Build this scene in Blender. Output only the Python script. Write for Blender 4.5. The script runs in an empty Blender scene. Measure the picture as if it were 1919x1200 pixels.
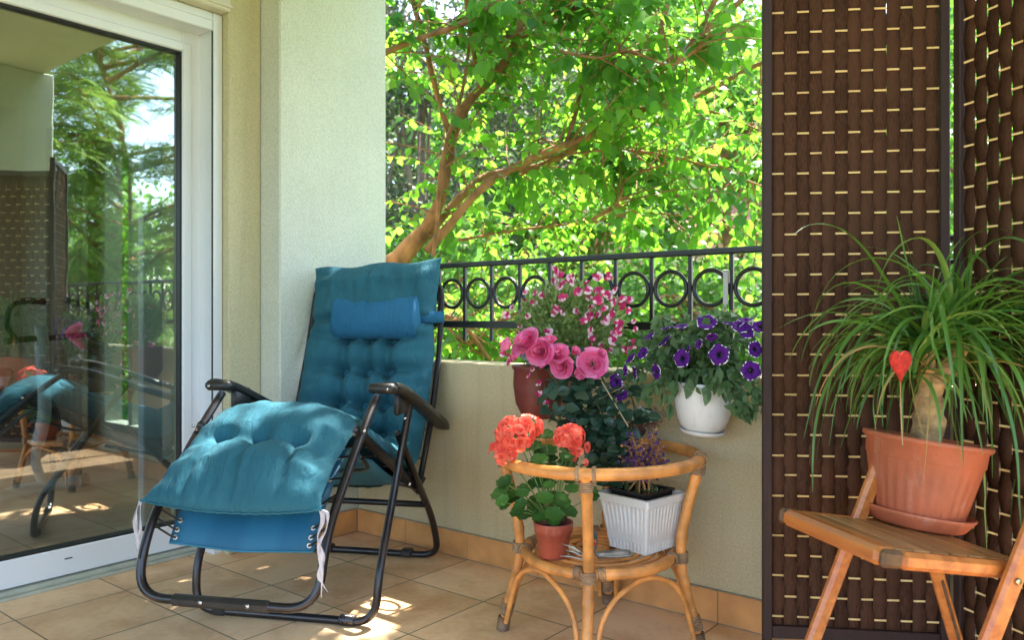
import bpy, math, random
import numpy as np
from mathutils import Vector, Matrix, noise
PI = math.pi
random.seed(7); np.random.seed(7)
C = bpy.context.scene.collection
SC = bpy.context.scene

# ------------------------------------------------------------------ camera
TH = math.radians(38.57); CT, ST = math.cos(TH), math.sin(TH)
FPX, EYE, HY = 1492.5, 0.92, 592.0
cam = bpy.data.cameras.new('camera'); cam_o = bpy.data.objects.new('camera', cam); C.objects.link(cam_o)
cam_o.location = (0, 0, EYE); cam_o.rotation_euler = (PI/2, 0, TH)
cam.sensor_width = 36; cam.lens = FPX/1919*36
cam.shift_y = -8/1919.0
cam.clip_start = 0.05; cam.clip_end = 500
cam.dof.use_dof = True; cam.dof.focus_distance = 2.35; cam.dof.aperture_fstop = 4.5
SC.camera = cam_o
# ------------------------------------------------------------------ world, sun, exposure
SUN = Vector((0.0, 1.0, 1.66)).normalized()
elev = math.asin(SUN.z); azim = math.atan2(SUN.x, SUN.y)
w = bpy.data.worlds.new('World'); SC.world = w; w.use_nodes = True
nt = w.node_tree; bg = nt.nodes['Background']
sky = nt.nodes.new('ShaderNodeTexSky'); sky.sky_type = 'NISHITA'; sky.sun_disc = False
sky.sun_elevation = elev; sky.sun_rotation = azim
sky.air_density = 1.0; sky.dust_density = 2.0; sky.ozone_density = 1.0
nt.links.new(sky.outputs[0], bg.inputs[0]); bg.inputs[1].default_value = 0.15
sl = bpy.data.lights.new('sun', 'SUN'); sl.energy = 4.5; sl.angle = math.radians(0.55); sl.color = (1.0, .95, .86)
so = bpy.data.objects.new('sun', sl); C.objects.link(so)
so.rotation_euler = SUN.to_track_quat('Z', 'Y').to_euler(); so.location = SUN*30
SC.view_settings.view_transform = 'Standard'; SC.view_settings.look = 'None'
SC.view_settings.exposure = 2.75; SC.view_settings.gamma = 1
SC.render.engine = 'CYCLES'
SC.cycles.max_bounces = 8; SC.cycles.diffuse_bounces = 5; SC.cycles.transparent_max_bounces = 16
SC.cycles.caustics_reflective = False; SC.cycles.caustics_refractive = False

# ------------------------------------------------------------------ measuring helpers: photo reading -> real place
def LD(L, D, z=0.0): return Vector((L*CT-D*ST, L*ST+D*CT, z))
def P(x, y, D): return LD((x-960)/FPX*D, D, EYE-(y-HY)*D/FPX)
def PZ(x, y, z): return P(x, y, FPX*(EYE-z)/(y-HY))
def PY(x, y, Y):
    r = (x-960)/FPX; return P(x, y, Y/(CT+r*ST))
def PX(x, y, X):
    r = (x-960)/FPX; return P(x, y, X/(r*CT-ST))

# ------------------------------------------------------------------ things / parts
MATW = {}
def tag(o, label=None, cat=None, group=None, kind=None):
    if label: o['label'] = label
    if cat: o['category'] = cat
    if group: o['group'] = group
    if kind: o['kind'] = kind
    return o
def thing(name, label, cat, loc=(0,0,0), rz=0.0, group=None):
    o = bpy.data.objects.new(name, None); C.objects.link(o)
    o.location = loc; o.rotation_euler = (0,0,rz); o.empty_display_size = .1
    MATW[o.name] = Matrix.Translation(Vector(loc)) @ Matrix.Rotation(rz,4,'Z')
    return tag(o, label, cat, group)
class MB:
    def __init__(s): s.v=[]; s.f=[]; s.m=[]; s.sm=[]
    def add(s, vs, fs, mi=0, smooth=True):
        b=len(s.v); s.v.extend(Vector(v) for v in vs)
        for f in fs: s.f.append([i+b for i in f]); s.m.append(mi); s.sm.append(smooth)
        return s
    def box(s, a, b, mi=0, bev=0.0, M=None):
        x0,y0,z0=[min(p,q) for p,q in zip(a,b)]; x1,y1,z1=[max(p,q) for p,q in zip(a,b)]
        if bev<=0:
            vs=[(x0,y0,z0),(x1,y0,z0),(x1,y1,z0),(x0,y1,z0),(x0,y0,z1),(x1,y0,z1),(x1,y1,z1),(x0,y1,z1)]
            fs=[(0,3,2,1),(4,5,6,7),(0,1,5,4),(1,2,6,5),(2,3,7,6),(3,0,4,7)]
        else:
            e=min(bev,(x1-x0)*.45,(y1-y0)*.45,(z1-z0)*.45)
            vs=[];idx={}
            for sx in (0,1):
                for sy in (0,1):
                    for sz in (0,1):
                        for ax in range(3):
                            p=[(x0,x1)[sx],(y0,y1)[sy],(z0,z1)[sz]]
                            for k in range(3):
                                if k!=ax: p[k]+= e*(1,-1)[(sx,sy,sz)[k]]
                            idx[(sx,sy,sz,ax)]=len(vs); vs.append(tuple(p))
            fs=[]
            for ax in range(3):
                o1,o2=[k for k in range(3) if k!=ax]
                for sd in (0,1):
                    q=[]
                    for (i,j) in ((0,0),(1,0),(1,1),(0,1)):
                        c=[0,0,0]; c[ax]=sd; c[o1]=i; c[o2]=j; q.append(idx[(c[0],c[1],c[2],ax)])
                    fs.append(q)
            for ax in range(3):   # edge quads parallel to ax
                o1,o2=[k for k in range(3) if k!=ax]
                for i in (0,1):
                    for j in (0,1):
                        c0=[0,0,0];c1=[0,0,0];c0[ax]=0;c1[ax]=1
                        for c in (c0,c1): c[o1]=i;c[o2]=j
                        fs.append([idx[(*c0,o1)],idx[(*c1,o1)],idx[(*c1,o2)],idx[(*c0,o2)]])
            for sx in (0,1):
                for sy in (0,1):
                    for sz in (0,1): fs.append([idx[(sx,sy,sz,0)],idx[(sx,sy,sz,1)],idx[(sx,sy,sz,2)]])
            # orient outwards
            cc=Vector(((x0+x1)/2,(y0+y1)/2,(z0+z1)/2)); nf=[]
            for f in fs:
                p=[Vector(vs[i]) for i in f]; n=(p[1]-p[0]).cross(p[2]-p[0]); c=sum(p,Vector())/len(p)
                nf.append(f if n.dot(c-cc)>0 else f[::-1])
            fs=nf
        if M is not None: vs=[M@Vector(v) for v in vs]
        return s.add(vs,fs,mi,False)
    def tube(s, pts, r, n=10, mi=0, closed=False, cap=True, squash=None):
        pts=[Vector(p) for p in pts]; N=len(pts)
        rr=r if isinstance(r,(list,tuple)) else [r]*N
        up=None; vs=[]
        for i,p in enumerate(pts):
            if closed: t=pts[(i+1)%N]-pts[i-1]
            else: t=pts[min(i+1,N-1)]-pts[max(i-1,0)]
            if t.length<1e-9: t=Vector((0,0,1))
            t.normalize()
            if up is None:
                up=Vector((0,0,1)) if abs(t.z)<.9 else Vector((1,0,0))
            a=t.cross(up)
            if a.length<1e-6: a=t.orthogonal()
            a.normalize(); b=a.cross(t).normalized(); up=b
            for k in range(n):
                an=2*PI*k/n
                vs.append(p+(a*math.cos(an)+b*math.sin(an)*(squash or 1))*rr[i])
        fs=[]
        for i in range(N if closed else N-1):
            j=(i+1)%N
            for k in range(n):
                k2=(k+1)%n; fs.append((i*n+k,j*n+k,j*n+k2,i*n+k2)[::-1])
        if cap and not closed:
            fs.append(tuple(range(n))); fs.append(tuple(range((N-1)*n,N*n))[::-1])
        return s.add(vs,[tuple(f) for f in fs],mi,True)
    def lathe(s, prof, n=32, M=None, mi=0, flute=0, fl_n=0, fl_rng=None, close=False):
        vs=[]
        for (r,z) in prof:
            for k in range(n):
                a=2*PI*k/n; q=r
                if flute and fl_rng and fl_rng[0]<=z<=fl_rng[1]: q=r-flute*(0.5+0.5*math.cos(a*fl_n))**2
                vs.append(Vector((q*math.cos(a),q*math.sin(a),z)))
        if M is not None: vs=[M@v for v in vs]
        fs=[]
        for i in range(len(prof)-1):
            for k in range(n):
                k2=(k+1)%n; fs.append((i*n+k,i*n+k2,(i+1)*n+k2,(i+1)*n+k))
        return s.add(vs,fs,mi,True)
    def build(s, name, mats, parent=None, world=True):
        me=bpy.data.meshes.new(name)
        vs=s.v
        if parent is not None and world: 
            inv=MATW[parent.name].inverted(); vs=[inv@v for v in vs]
        me.from_pydata([tuple(v) for v in vs],[],s.f)
        if not isinstance(mats,(list,tuple)): mats=[mats]
        for m in mats: me.materials.append(m)
        me.polygons.foreach_set('material_index', s.m); me.polygons.foreach_set('use_smooth', s.sm)
        me.update()
        o=bpy.data.objects.new(name,me); C.objects.link(o)
        if parent is not None:
            o.parent=parent; MATW[o.name]=MATW[parent.name]
        else: MATW[o.name]=Matrix.Identity(4)
        return o
def solid(name, mb, mats, label, cat, parent=None, group=None):
    o=mb.build(name,mats,parent); return tag(o,label,cat,group)
def struct(name, mb, mats):
    o=mb.build(name,mats); o['kind']='structure'; return o
def auto_smooth(o, ang=40):
    for p in o.data.polygons: p.use_smooth=True
    try: o.data.set_sharp_from_angle(angle=math.radians(ang))
    except Exception: pass
    return o
def spline(pts, n=8, closed=False):
    """Catmull-Rom through pts"""
    pts=[Vector(p) for p in pts]; N=len(pts); out=[]
    rng=range(N) if closed else range(N-1)
    for i in rng:
        if closed: p0,p1,p2,p3=pts[i-1],pts[i],pts[(i+1)%N],pts[(i+2)%N]
        else: p0=pts[max(i-1,0)];p1=pts[i];p2=pts[i+1];p3=pts[min(i+2,N-1)]
        for k in range(n):
            t=k/n
            out.append(.5*((2*p1)+(-p0+p2)*t+(2*p0-5*p1+4*p2-p3)*t*t+(-p0+3*p1-3*p2+p3)*t**3))
    if not closed: out.append(pts[-1])
    return out
def rounded(pts, rad, n=7):
    """polyline with filleted corners; rad number or list"""
    pts=[Vector(p) for p in pts]; out=[pts[0]]
    for i in range(1,len(pts)-1):
        r=rad if not isinstance(rad,(list,tuple)) else rad[i-1]
        a=pts[i-1]-pts[i]; b=pts[i+1]-pts[i]
        r1=min(r,a.length*.48 if i>1 else a.length*.95); r2=min(r,b.length*.48 if i<len(pts)-2 else b.length*.95); q=min(r1,r2)
        s_=pts[i]+a.normalized()*q; e_=pts[i]+b.normalized()*q
        for k in range(n+1):
            t=k/n; out.append((1-t)**2*s_+2*t*(1-t)*pts[i]+t*t*e_)
    out.append(pts[-1]); return out

# ------------------------------------------------------------------ numpy instancing into one mesh (leaves, petals)
def leaf_tmpl(W=.5, prof=(0,.55,.95,1,.8,.45,0), fold=.18, curve=.25, serr=0.0):
    """leaf of length 1 along +x, width W, normal +z"""
    n=len(prof); v=[];f=[]
    for i,p in enumerate(prof):
        t=i/(n-1); z=-curve*t*t
        hw=W/2*p; 
        if serr and 0<i<n-1: hw*=1+serr*(1 if i%2 else -1)
        if i in(0,n-1): v.append((t,0,z))
        else: v+= [(t,-hw,z+fold*hw),(t,0,z),(t,hw,z+fold*hw)]
    def ix(i,k):
        if i==0: return 0
        if i==n-1: return len(v)-1
        return 1+(i-1)*3+k
    for i in range(n-1):
        for k in (0,1):
            q=[ix(i,k),ix(i+1,k),ix(i+1,k+1),ix(i,k+1)]
            u=[]
            for a in q:
                if a not in u: u.append(a)
            f.append(u)
    return np.array(v,float),f
def frames(d, nrm):
    d=d/np.linalg.norm(d,axis=1,keepdims=True)
    y=np.cross(nrm,d); y/=np.linalg.norm(y,axis=1,keepdims=True)+1e-9
    z=np.cross(d,y)
    return np.stack([d,y,z],axis=2)
def scatter(name, tmpl, pos, dirs, nrms, scale, mats, parent=None, mi=None):
    v,f=tmpl; N=len(pos); pos=np.asarray(pos,float)
    R=frames(np.asarray(dirs,float),np.asarray(nrms,float))
    sc=np.asarray(scale,float); sc=sc.reshape(N,1) if sc.ndim==1 else sc
    vv=v[None]*(sc[:,None,:]) if sc.shape[1]==3 else v[None]*sc[:,None,:]
    V=np.einsum('nij,nkj->nki',R,vv)+pos[:,None,:]
    V=V.reshape(-1,3)
    if parent is not None:
        inv=np.array(MATW[parent.name].inverted()); V=V@inv[:3,:3].T+inv[:3,3]
    lt=np.array([len(x) for x in f]); li=np.concatenate([np.array(x) for x in f])
    nv=len(v); LI=(li[None]+np.arange(N)[:,None]*nv).reshape(-1)
    LT=np.tile(lt,N); LS=np.concatenate([[0],np.cumsum(LT)[:-1]])
    me=bpy.data.meshes.new(name)
    me.vertices.add(len(V)); me.vertices.foreach_set('co',V.astype(np.float32).ravel())
    me.loops.add(len(LI)); me.loops.foreach_set('vertex_index',LI.astype(np.int32))
    me.polygons.add(len(LT)); me.polygons.foreach_set('loop_start',LS.astype(np.int32)); me.polygons.foreach_set('loop_total',LT.astype(np.int32))
    if not isinstance(mats,(list,tuple)): mats=[mats]
    for m in mats: me.materials.append(m)
    if mi is not None: me.polygons.foreach_set('material_index',np.repeat(np.asarray(mi,np.int32),len(f)))
    me.polygons.foreach_set('use_smooth',np.ones(len(LT),bool))
    me.update(calc_edges=True); me.validate()
    o=bpy.data.objects.new(name,me); C.objects.link(o)
    if parent is not None: o.parent=parent; MATW[o.name]=MATW[parent.name]
    else: MATW[o.name]=Matrix.Identity(4)
    return o
def rnd_unit(n):
    a=np.random.normal(size=(n,3)); return a/np.linalg.norm(a,axis=1,keepdims=True)

# ------------------------------------------------------------------ materials
def newmat(name):
    m=bpy.data.materials.new(name); m.use_nodes=True
    return m, m.node_tree, m.node_tree.nodes['Principled BSDF']
def N(nt,t,**kw):
    n=nt.nodes.new(t)
    for k,v in kw.items(): setattr(n,k,v)
    return n
def ramp(nt, stops, src):
    r=N(nt,'ShaderNodeValToRGB'); e=r.color_ramp.elements
    while len(e)<len(stops): e.new(.5)
    for i,(p,c) in enumerate(stops):
        e[i].position=p; e[i].color=(*c,1) if len(c)==3 else c
    nt.links.new(src,r.inputs[0]); return r
def mat(name, col, rough=.5, var=.15, scale=6, bump=0.0, bscale=60, metal=0, stretch=(1,1,1), sheen=0, spec=.5, detail=4, coat=0):
    m,nt,b=newmat(name)
    tc=N(nt,'ShaderNodeTexCoord'); mp=N(nt,'ShaderNodeMapping'); mp.inputs['Scale'].default_value=stretch
    nt.links.new(tc.outputs['Object'],mp.inputs[0])
    nz=N(nt,'ShaderNodeTexNoise'); nz.inputs['Scale'].default_value=scale; nz.inputs['Detail'].default_value=detail
    nt.links.new(mp.outputs[0],nz.inputs[0])
    lo=tuple(max(0,c*(1-var)) for c in col); hi=tuple(min(1,c*(1+var)) for c in col)
    r=ramp(nt,[(.3,lo),(.7,hi)],nz.outputs[0]); nt.links.new(r.outputs[0],b.inputs['Base Color'])
    b.inputs['Roughness'].default_value=rough; b.inputs['Metallic'].default_value=metal
    b.inputs['Specular IOR Level'].default_value=spec; b.inputs['Coat Weight'].default_value=coat
    if sheen: b.inputs['Sheen Weight'].default_value=sheen
    if bump:
        n2=N(nt,'ShaderNodeTexNoise'); n2.inputs['Scale'].default_value=bscale; n2.inputs['Detail'].default_value=6
        nt.links.new(mp.outputs[0],n2.inputs[0])
        bp=N(nt,'ShaderNodeBump'); bp.inputs['Strength'].default_value=bump; bp.inputs['Distance'].default_value=.01
        nt.links.new(n2.outputs[0],bp.inputs['Height']); nt.links.new(bp.outputs[0],b.inputs['Normal'])
    return m
def leafmat(name, cols, rough=.45, trans=.4, tcol=None, spec=.4):
    """random colour per leaf, part of the light goes through"""
    m,nt,b=newmat(name)
    g=N(nt,'ShaderNodeNewGeometry')
    stops=[(i/(max(1,len(cols)-1)),c) for i,c in enumerate(cols)]
    r=ramp(nt,stops,g.outputs['Random Per Island'])
    nt.links.new(r.outputs[0],b.inputs['Base Color']); b.inputs['Roughness'].default_value=rough
    b.inputs['Specular IOR Level'].default_value=spec
    tr=N(nt,'ShaderNodeBsdfTranslucent'); mx=N(nt,'ShaderNodeMixShader'); mx.inputs[0].default_value=trans
    if tcol:
        mm=N(nt,'ShaderNodeMix',data_type='RGBA',blend_type='MULTIPLY'); mm.inputs[0].default_value=1
        nt.links.new(r.outputs[0],mm.inputs[6]); mm.inputs[7].default_value=(*tcol,1); nt.links.new(mm.outputs[2],tr.inputs[0])
    else: nt.links.new(r.outputs[0],tr.inputs[0])
    out=nt.nodes['Material Output']
    nt.links.new(b.outputs[0],mx.inputs[1]); nt.links.new(tr.outputs[0],mx.inputs[2]); nt.links.new(mx.outputs[0],out.inputs[0])
    return m

def plaster(name, col, stains=True):
    m,nt,b=newmat(name)
    tc=N(nt,'ShaderNodeTexCoord')
    n1=N(nt,'ShaderNodeTexNoise'); n1.inputs['Scale'].default_value=1.6; n1.inputs['Detail'].default_value=5
    n2=N(nt,'ShaderNodeTexNoise'); n2.inputs['Scale'].default_value=150; n2.inputs['Detail'].default_value=8; n2.inputs['Roughness'].default_value=.65
    n3=N(nt,'ShaderNodeTexVoronoi'); n3.inputs['Scale'].default_value=120
    for q in (n1,n2,n3): nt.links.new(tc.outputs['Object'],q.inputs[0])
    r=ramp(nt,[(.3,tuple(c*.88 for c in col)),(.7,tuple(min(1,c*1.05) for c in col))],n1.outputs[0])
    ad=N(nt,'ShaderNodeMath',operation='ADD'); nt.links.new(n2.outputs[0],ad.inputs[0])
    ml=N(nt,'ShaderNodeMath',operation='MULTIPLY'); ml.inputs[1].default_value=.5
    nt.links.new(n3.outputs['Distance'],ml.inputs[0]); nt.links.new(ml.outputs[0],ad.inputs[1])
    r2=ramp(nt,[(.35,(.78,.76,.70)),(.6,(1,1,1))],n2.outputs[0])
    mm=N(nt,'ShaderNodeMix',data_type='RGBA',blend_type='MULTIPLY'); mm.inputs[0].default_value=.8
    nt.links.new(r.outputs[0],mm.inputs[6]); nt.links.new(r2.outputs[0],mm.inputs[7])
    # faint vertical dirt runs
    mp=N(nt,'ShaderNodeMapping'); mp.inputs['Scale'].default_value=(14,14,.9); nt.links.new(tc.outputs['Object'],mp.inputs[0])
    n4=N(nt,'ShaderNodeTexNoise'); n4.inputs['Scale'].default_value=1.4; n4.inputs['Detail'].default_value=5; nt.links.new(mp.outputs[0],n4.inputs[0])
    r4=ramp(nt,[(.34,(.72,.68,.52)),(.5,(1,1,1))],n4.outputs[0])
    m2=N(nt,'ShaderNodeMix',data_type='RGBA',blend_type='MULTIPLY'); m2.inputs[0].default_value=.22 if stains else .06
    nt.links.new(mm.outputs[2],m2.inputs[6]); nt.links.new(r4.outputs[0],m2.inputs[7])
    v5=N(nt,'ShaderNodeTexVoronoi'); v5.inputs['Scale'].default_value=17; nt.links.new(tc.outputs['Object'],v5.inputs[0])
    r5=ramp(nt,[(.02,(.45,.40,.30)),(.045,(1,1,1))],v5.outputs['Distance'])
    m3=N(nt,'ShaderNodeMix',data_type='RGBA',blend_type='MULTIPLY'); m3.inputs[0].default_value=.6
    nt.links.new(m2.outputs[2],m3.inputs[6]); nt.links.new(r5.outputs[0],m3.inputs[7]); m2=m3
    nt.links.new(m2.outputs[2],b.inputs['Base Color']); b.inputs['Roughness'].default_value=.9; b.inputs['Specular IOR Level'].default_value=.2
    bp=N(nt,'ShaderNodeBump'); bp.inputs['Strength'].default_value=.55; bp.inputs['Distance'].default_value=.006
    nt.links.new(ad.outputs[0],bp.inputs['Height']); nt.links.new(bp.outputs[0],b.inputs['Normal'])
    return m
M_wall=plaster('wall_plaster',(.66,.56,.36))
M_recess=plaster('recess_plaster',(.66,.60,.40))
M_pillar=plaster('pillar_plaster',(.70,.72,.64),False)
M_ceil=plaster('ceiling_plaster',(.62,.60,.50),False)

def tiles(name, size, x0, y0, c1, c2, mortar):
    m,nt,b=newmat(name)
    tc=N(nt,'ShaderNodeTexCoord'); mp=N(nt,'ShaderNodeMapping'); mp.inputs['Location'].default_value=(-x0,-y0,0)
    nt.links.new(tc.outputs['Object'],mp.inputs[0])
    br=N(nt,'ShaderNodeTexBrick'); br.offset=0; br.squash=1
    br.inputs['Scale'].default_value=1; br.inputs['Brick Width'].default_value=size; br.inputs['Row Height'].default_value=size
    br.inputs['Mortar Size'].default_value=.0028; br.inputs['Mortar Smooth'].default_value=.3
    br.inputs['Color1'].default_value=(0,0,0,1); br.inputs['Color2'].default_value=(1,1,1,1); br.inputs['Mortar'].default_value=(.5,.5,.5,1)
    nt.links.new(mp.outputs[0],br.inputs[0])
    n1=N(nt,'ShaderNodeTexNoise'); n1.inputs['Scale'].default_value=7; n1.inputs['Detail'].default_value=7; n1.inputs['Distortion'].default_value=.6
    n2=N(nt,'ShaderNodeTexNoise'); n2.inputs['Scale'].default_value=45; n2.inputs['Detail'].default_value=8
    nt.links.new(tc.outputs['Object'],n1.inputs[0]); nt.links.new(tc.outputs['Object'],n2.inputs[0])
    a=N(nt,'ShaderNodeMath',operation='MULTIPLY_ADD'); nt.links.new(br.outputs['Color'],a.inputs[0]); a.inputs[1].default_value=.30; nt.links.new(n1.outputs[0],a.inputs[2])
    a2=N(nt,'ShaderNodeMath',operation='MULTIPLY_ADD'); nt.links.new(n2.outputs[0],a2.inputs[0]); a2.inputs[1].default_value=.35; nt.links.new(a.outputs[0],a2.inputs[2])
    r=ramp(nt,[(.5,c1),(1.05 if False else .98,c2)],a2.outputs[0])
    # scattered dark grit
    v=N(nt,'ShaderNodeTexVoronoi'); v.inputs['Scale'].default_value=22; nt.links.new(tc.outputs['Object'],v.inputs[0])
    rv=ramp(nt,[(.035,(.35,.28,.2)),(.06,(1,1,1))],v.outputs['Distance'])
    mv=N(nt,'ShaderNodeMix',data_type='RGBA',blend_type='MULTIPLY'); mv.inputs[0].default_value=.7
    nt.links.new(r.outputs[0],mv.inputs[6]); nt.links.new(rv.outputs[0],mv.inputs[7])
    mx=N(nt,'ShaderNodeMix',data_type='RGBA'); nt.links.new(br.outputs['Fac'],mx.inputs[0])
    nt.links.new(mv.outputs[2],mx.inputs[6]); mx.inputs[7].default_value=(*mortar,1)
    nt.links.new(mx.outputs[2],b.inputs['Base Color'])
    b.inputs['Specular IOR Level'].default_value=.22; rr=ramp(nt,[(.3,(.38,)*3),(.7,(.55,)*3)],n1.outputs[0]); nt.links.new(rr.outputs[0],b.inputs['Roughness'])
    inv=N(nt,'ShaderNodeMath',operation='SUBTRACT'); inv.inputs[0].default_value=1; nt.links.new(br.outputs['Fac'],inv.inputs[1])
    ad=N(nt,'ShaderNodeMath',operation='MULTIPLY_ADD'); nt.links.new(n2.outputs[0],ad.inputs[0]); ad.inputs[1].default_value=.12; nt.links.new(inv.outputs[0],ad.inputs[2])
    bp=N(nt,'ShaderNodeBump'); bp.inputs['Strength'].default_value=.5; bp.inputs['Distance'].default_value=.004
    nt.links.new(ad.outputs[0],bp.inputs['Height']); nt.links.new(bp.outputs[0],b.inputs['Normal'])
    return m
M_tile=tiles('floor_tiles',1/3,-2.0-10/3,1.61-10/3,(.68,.37,.17),(.94,.64,.38),(.26,.17,.10))
M_base=mat('baseboard_tile',(.62,.29,.10),.45,.22,9,.15,80)
M_grout=mat('grout',(.30,.26,.2),.9,.2,30)
M_pvc=mat('white_pvc',(.74,.76,.80),.28,.03,3,spec=.5)
M_pvc2=mat('cream_pvc',(.66,.60,.48),.35,.05,3)
M_rub=mat('black_rubber',(.012,.012,.014),.5,.2,20)
M_iron=mat('black_iron',(.012,.012,.013),.35,.3,30,.1,200)
M_gasket=M_rub
m,nt,b=newmat('door_glass')
tr=N(nt,'ShaderNodeBsdfTransparent'); tr.inputs[0].default_value=(.70,.76,.74,1)
gl=N(nt,'ShaderNodeBsdfGlossy'); gl.inputs['Roughness'].default_value=0.0; gl.inputs[0].default_value=(.95,1,1,1)
nzg=N(nt,'ShaderNodeTexNoise'); nzg.inputs['Scale'].default_value=5; tcg=N(nt,'ShaderNodeTexCoord'); nt.links.new(tcg.outputs['Object'],nzg.inputs[0])
bpg=N(nt,'ShaderNodeBump'); bpg.inputs['Strength'].default_value=.014; bpg.inputs['Distance'].default_value=.02; nt.links.new(nzg.outputs[0],bpg.inputs['Height']); nt.links.new(bpg.outputs[0],gl.inputs['Normal'])
mx=N(nt,'ShaderNodeMixShader'); mx.inputs[0].default_value=.30
nt.links.new(tr.outputs[0],mx.inputs[1]); nt.links.new(gl.outputs[0],mx.inputs[2]); nt.links.new(mx.outputs[0],nt.nodes['Material Output'].inputs[0])
M_glass=m

# ------------------------------------------------------------------ setting
XD=-2.925; XP=-2.638; YP=2.248; YO=2.415; ZC=2.65; XW=-2.762
b_=MB().box((-3.05,-2.6,-.25),(1.6,YO,0)); struct('floor',b_,M_tile)
b_=MB().box((-3.4,-2.6,ZC),(1.6,2.36,ZC+.2)); struct('ceiling',b_,M_ceil)
g=MB()
n=24
for i in range(n+1):
    for j in range(n+1):
        x=-110+200*i/n; y=-60+200*j/n; g.v.append(Vector((x,y,-3.4+.25*noise.noise(Vector((x*.08,y*.08,0))))))
for i in range(n):
    for j in range(n):
        a=i*(n+1)+j; g.f.append([a,a+n+1,a+n+2,a+1]); g.m.append(0); g.sm.append(True)
M_ground=mat('garden_ground',(.10,.13,.04),.95,.5,1.5,.5,12)
struct('ground',g,M_ground)

# parapet wall + baseboard
t=thing('parapet_wall','low plaster parapet wall with tiled foot behind the plant table','wall',(-1.2,YP+.08,0))
b_=MB().box((XP+.002,YP,-.25),(1.2,YO,.739),bev=.006); b_.build('wall',M_wall,t)
def baseboard(parent, p0, p1, out, joints, h=.098, th=.012):
    """row of skirting tiles between p0 and p1 (2D), out = outward normal"""
    p0=Vector((*p0,0)); p1=Vector((*p1,0)); d=(p1-p0); L=d.length; d.normalize(); o=Vector((*out,0))
    js=[0]+[j for j in joints if .01<j<L-.01]+[L]
    mb=MB(); 
    M=Matrix((( d.x,o.x,0,p0.x),(d.y,o.y,0,p0.y),(0,0,1,0),(0,0,0,1)))
    for a,c in zip(js[:-1],js[1:]): mb.box((a+.0012,.001,.004),(c-.0012,th,h),bev=.0015,M=M)
    ob=mb.build('baseboard',M_base,parent)
    MB().box((.0,.001,.001),(L,th-.004,h+.002),M=M).build('grout',M_grout,parent)
    return ob
x0=XP+.012
baseboard(t,(1.1,YP),(x0,YP),(0,-1),[1.1-(-2.0+k/3) for k in range(10,-3,-1) if 1.1-(-2.0+k/3)>0])
# pillar
t=thing('pillar','tall pale plaster pillar between glass door and railing','pillar',(-2.9,2.13,0))
MB().box((-3.2,1.859,-.25),(XP,YO,ZC-.002),bev=.006).build('shaft',M_pillar,t)
baseboard(t,(XP,YP-.012),(XP,1.862),(1,0),[.30])
baseboard(t,(XP+.012,1.859),(XW+.012,1.859),(0,-1),[.06])
# house wall round the door
t=thing('house_wall','cream plaster house wall around the white sliding glass door','wall',(-2.86,1.78,0))
wb=MB(); wb.box((-3.2,1.716,-.25),(XW,1.857,ZC-.002),bev=.004)
wb.box((-3.2,-2.6,2.17),(XW-.001,1.712,ZC-.002)); wb.build('wall',M_recess,t)
baseboard(t,(XW,1.845),(XW,1.718),(1,0),[])
MB().box((-3.0,-2.6,2.087),(XW+.012,1.720,2.167),bev=.006).box((-3.0,-2.6,2.10),(XW+.02,1.722,2.112),bev=.003).build('shutter_box_cover',M_pvc2,t)
# end pillar and side wall (seen mirrored in the glass)
t=thing('pillar','greenish plaster pillar beside the balcony end mirrored in the door glass','pillar',(.5,2.3,0))
MB().box((.30,1.95,-.25),(.9,YO+.001,ZC-.002),bev=.006).build('shaft',M_pillar,t)

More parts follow.
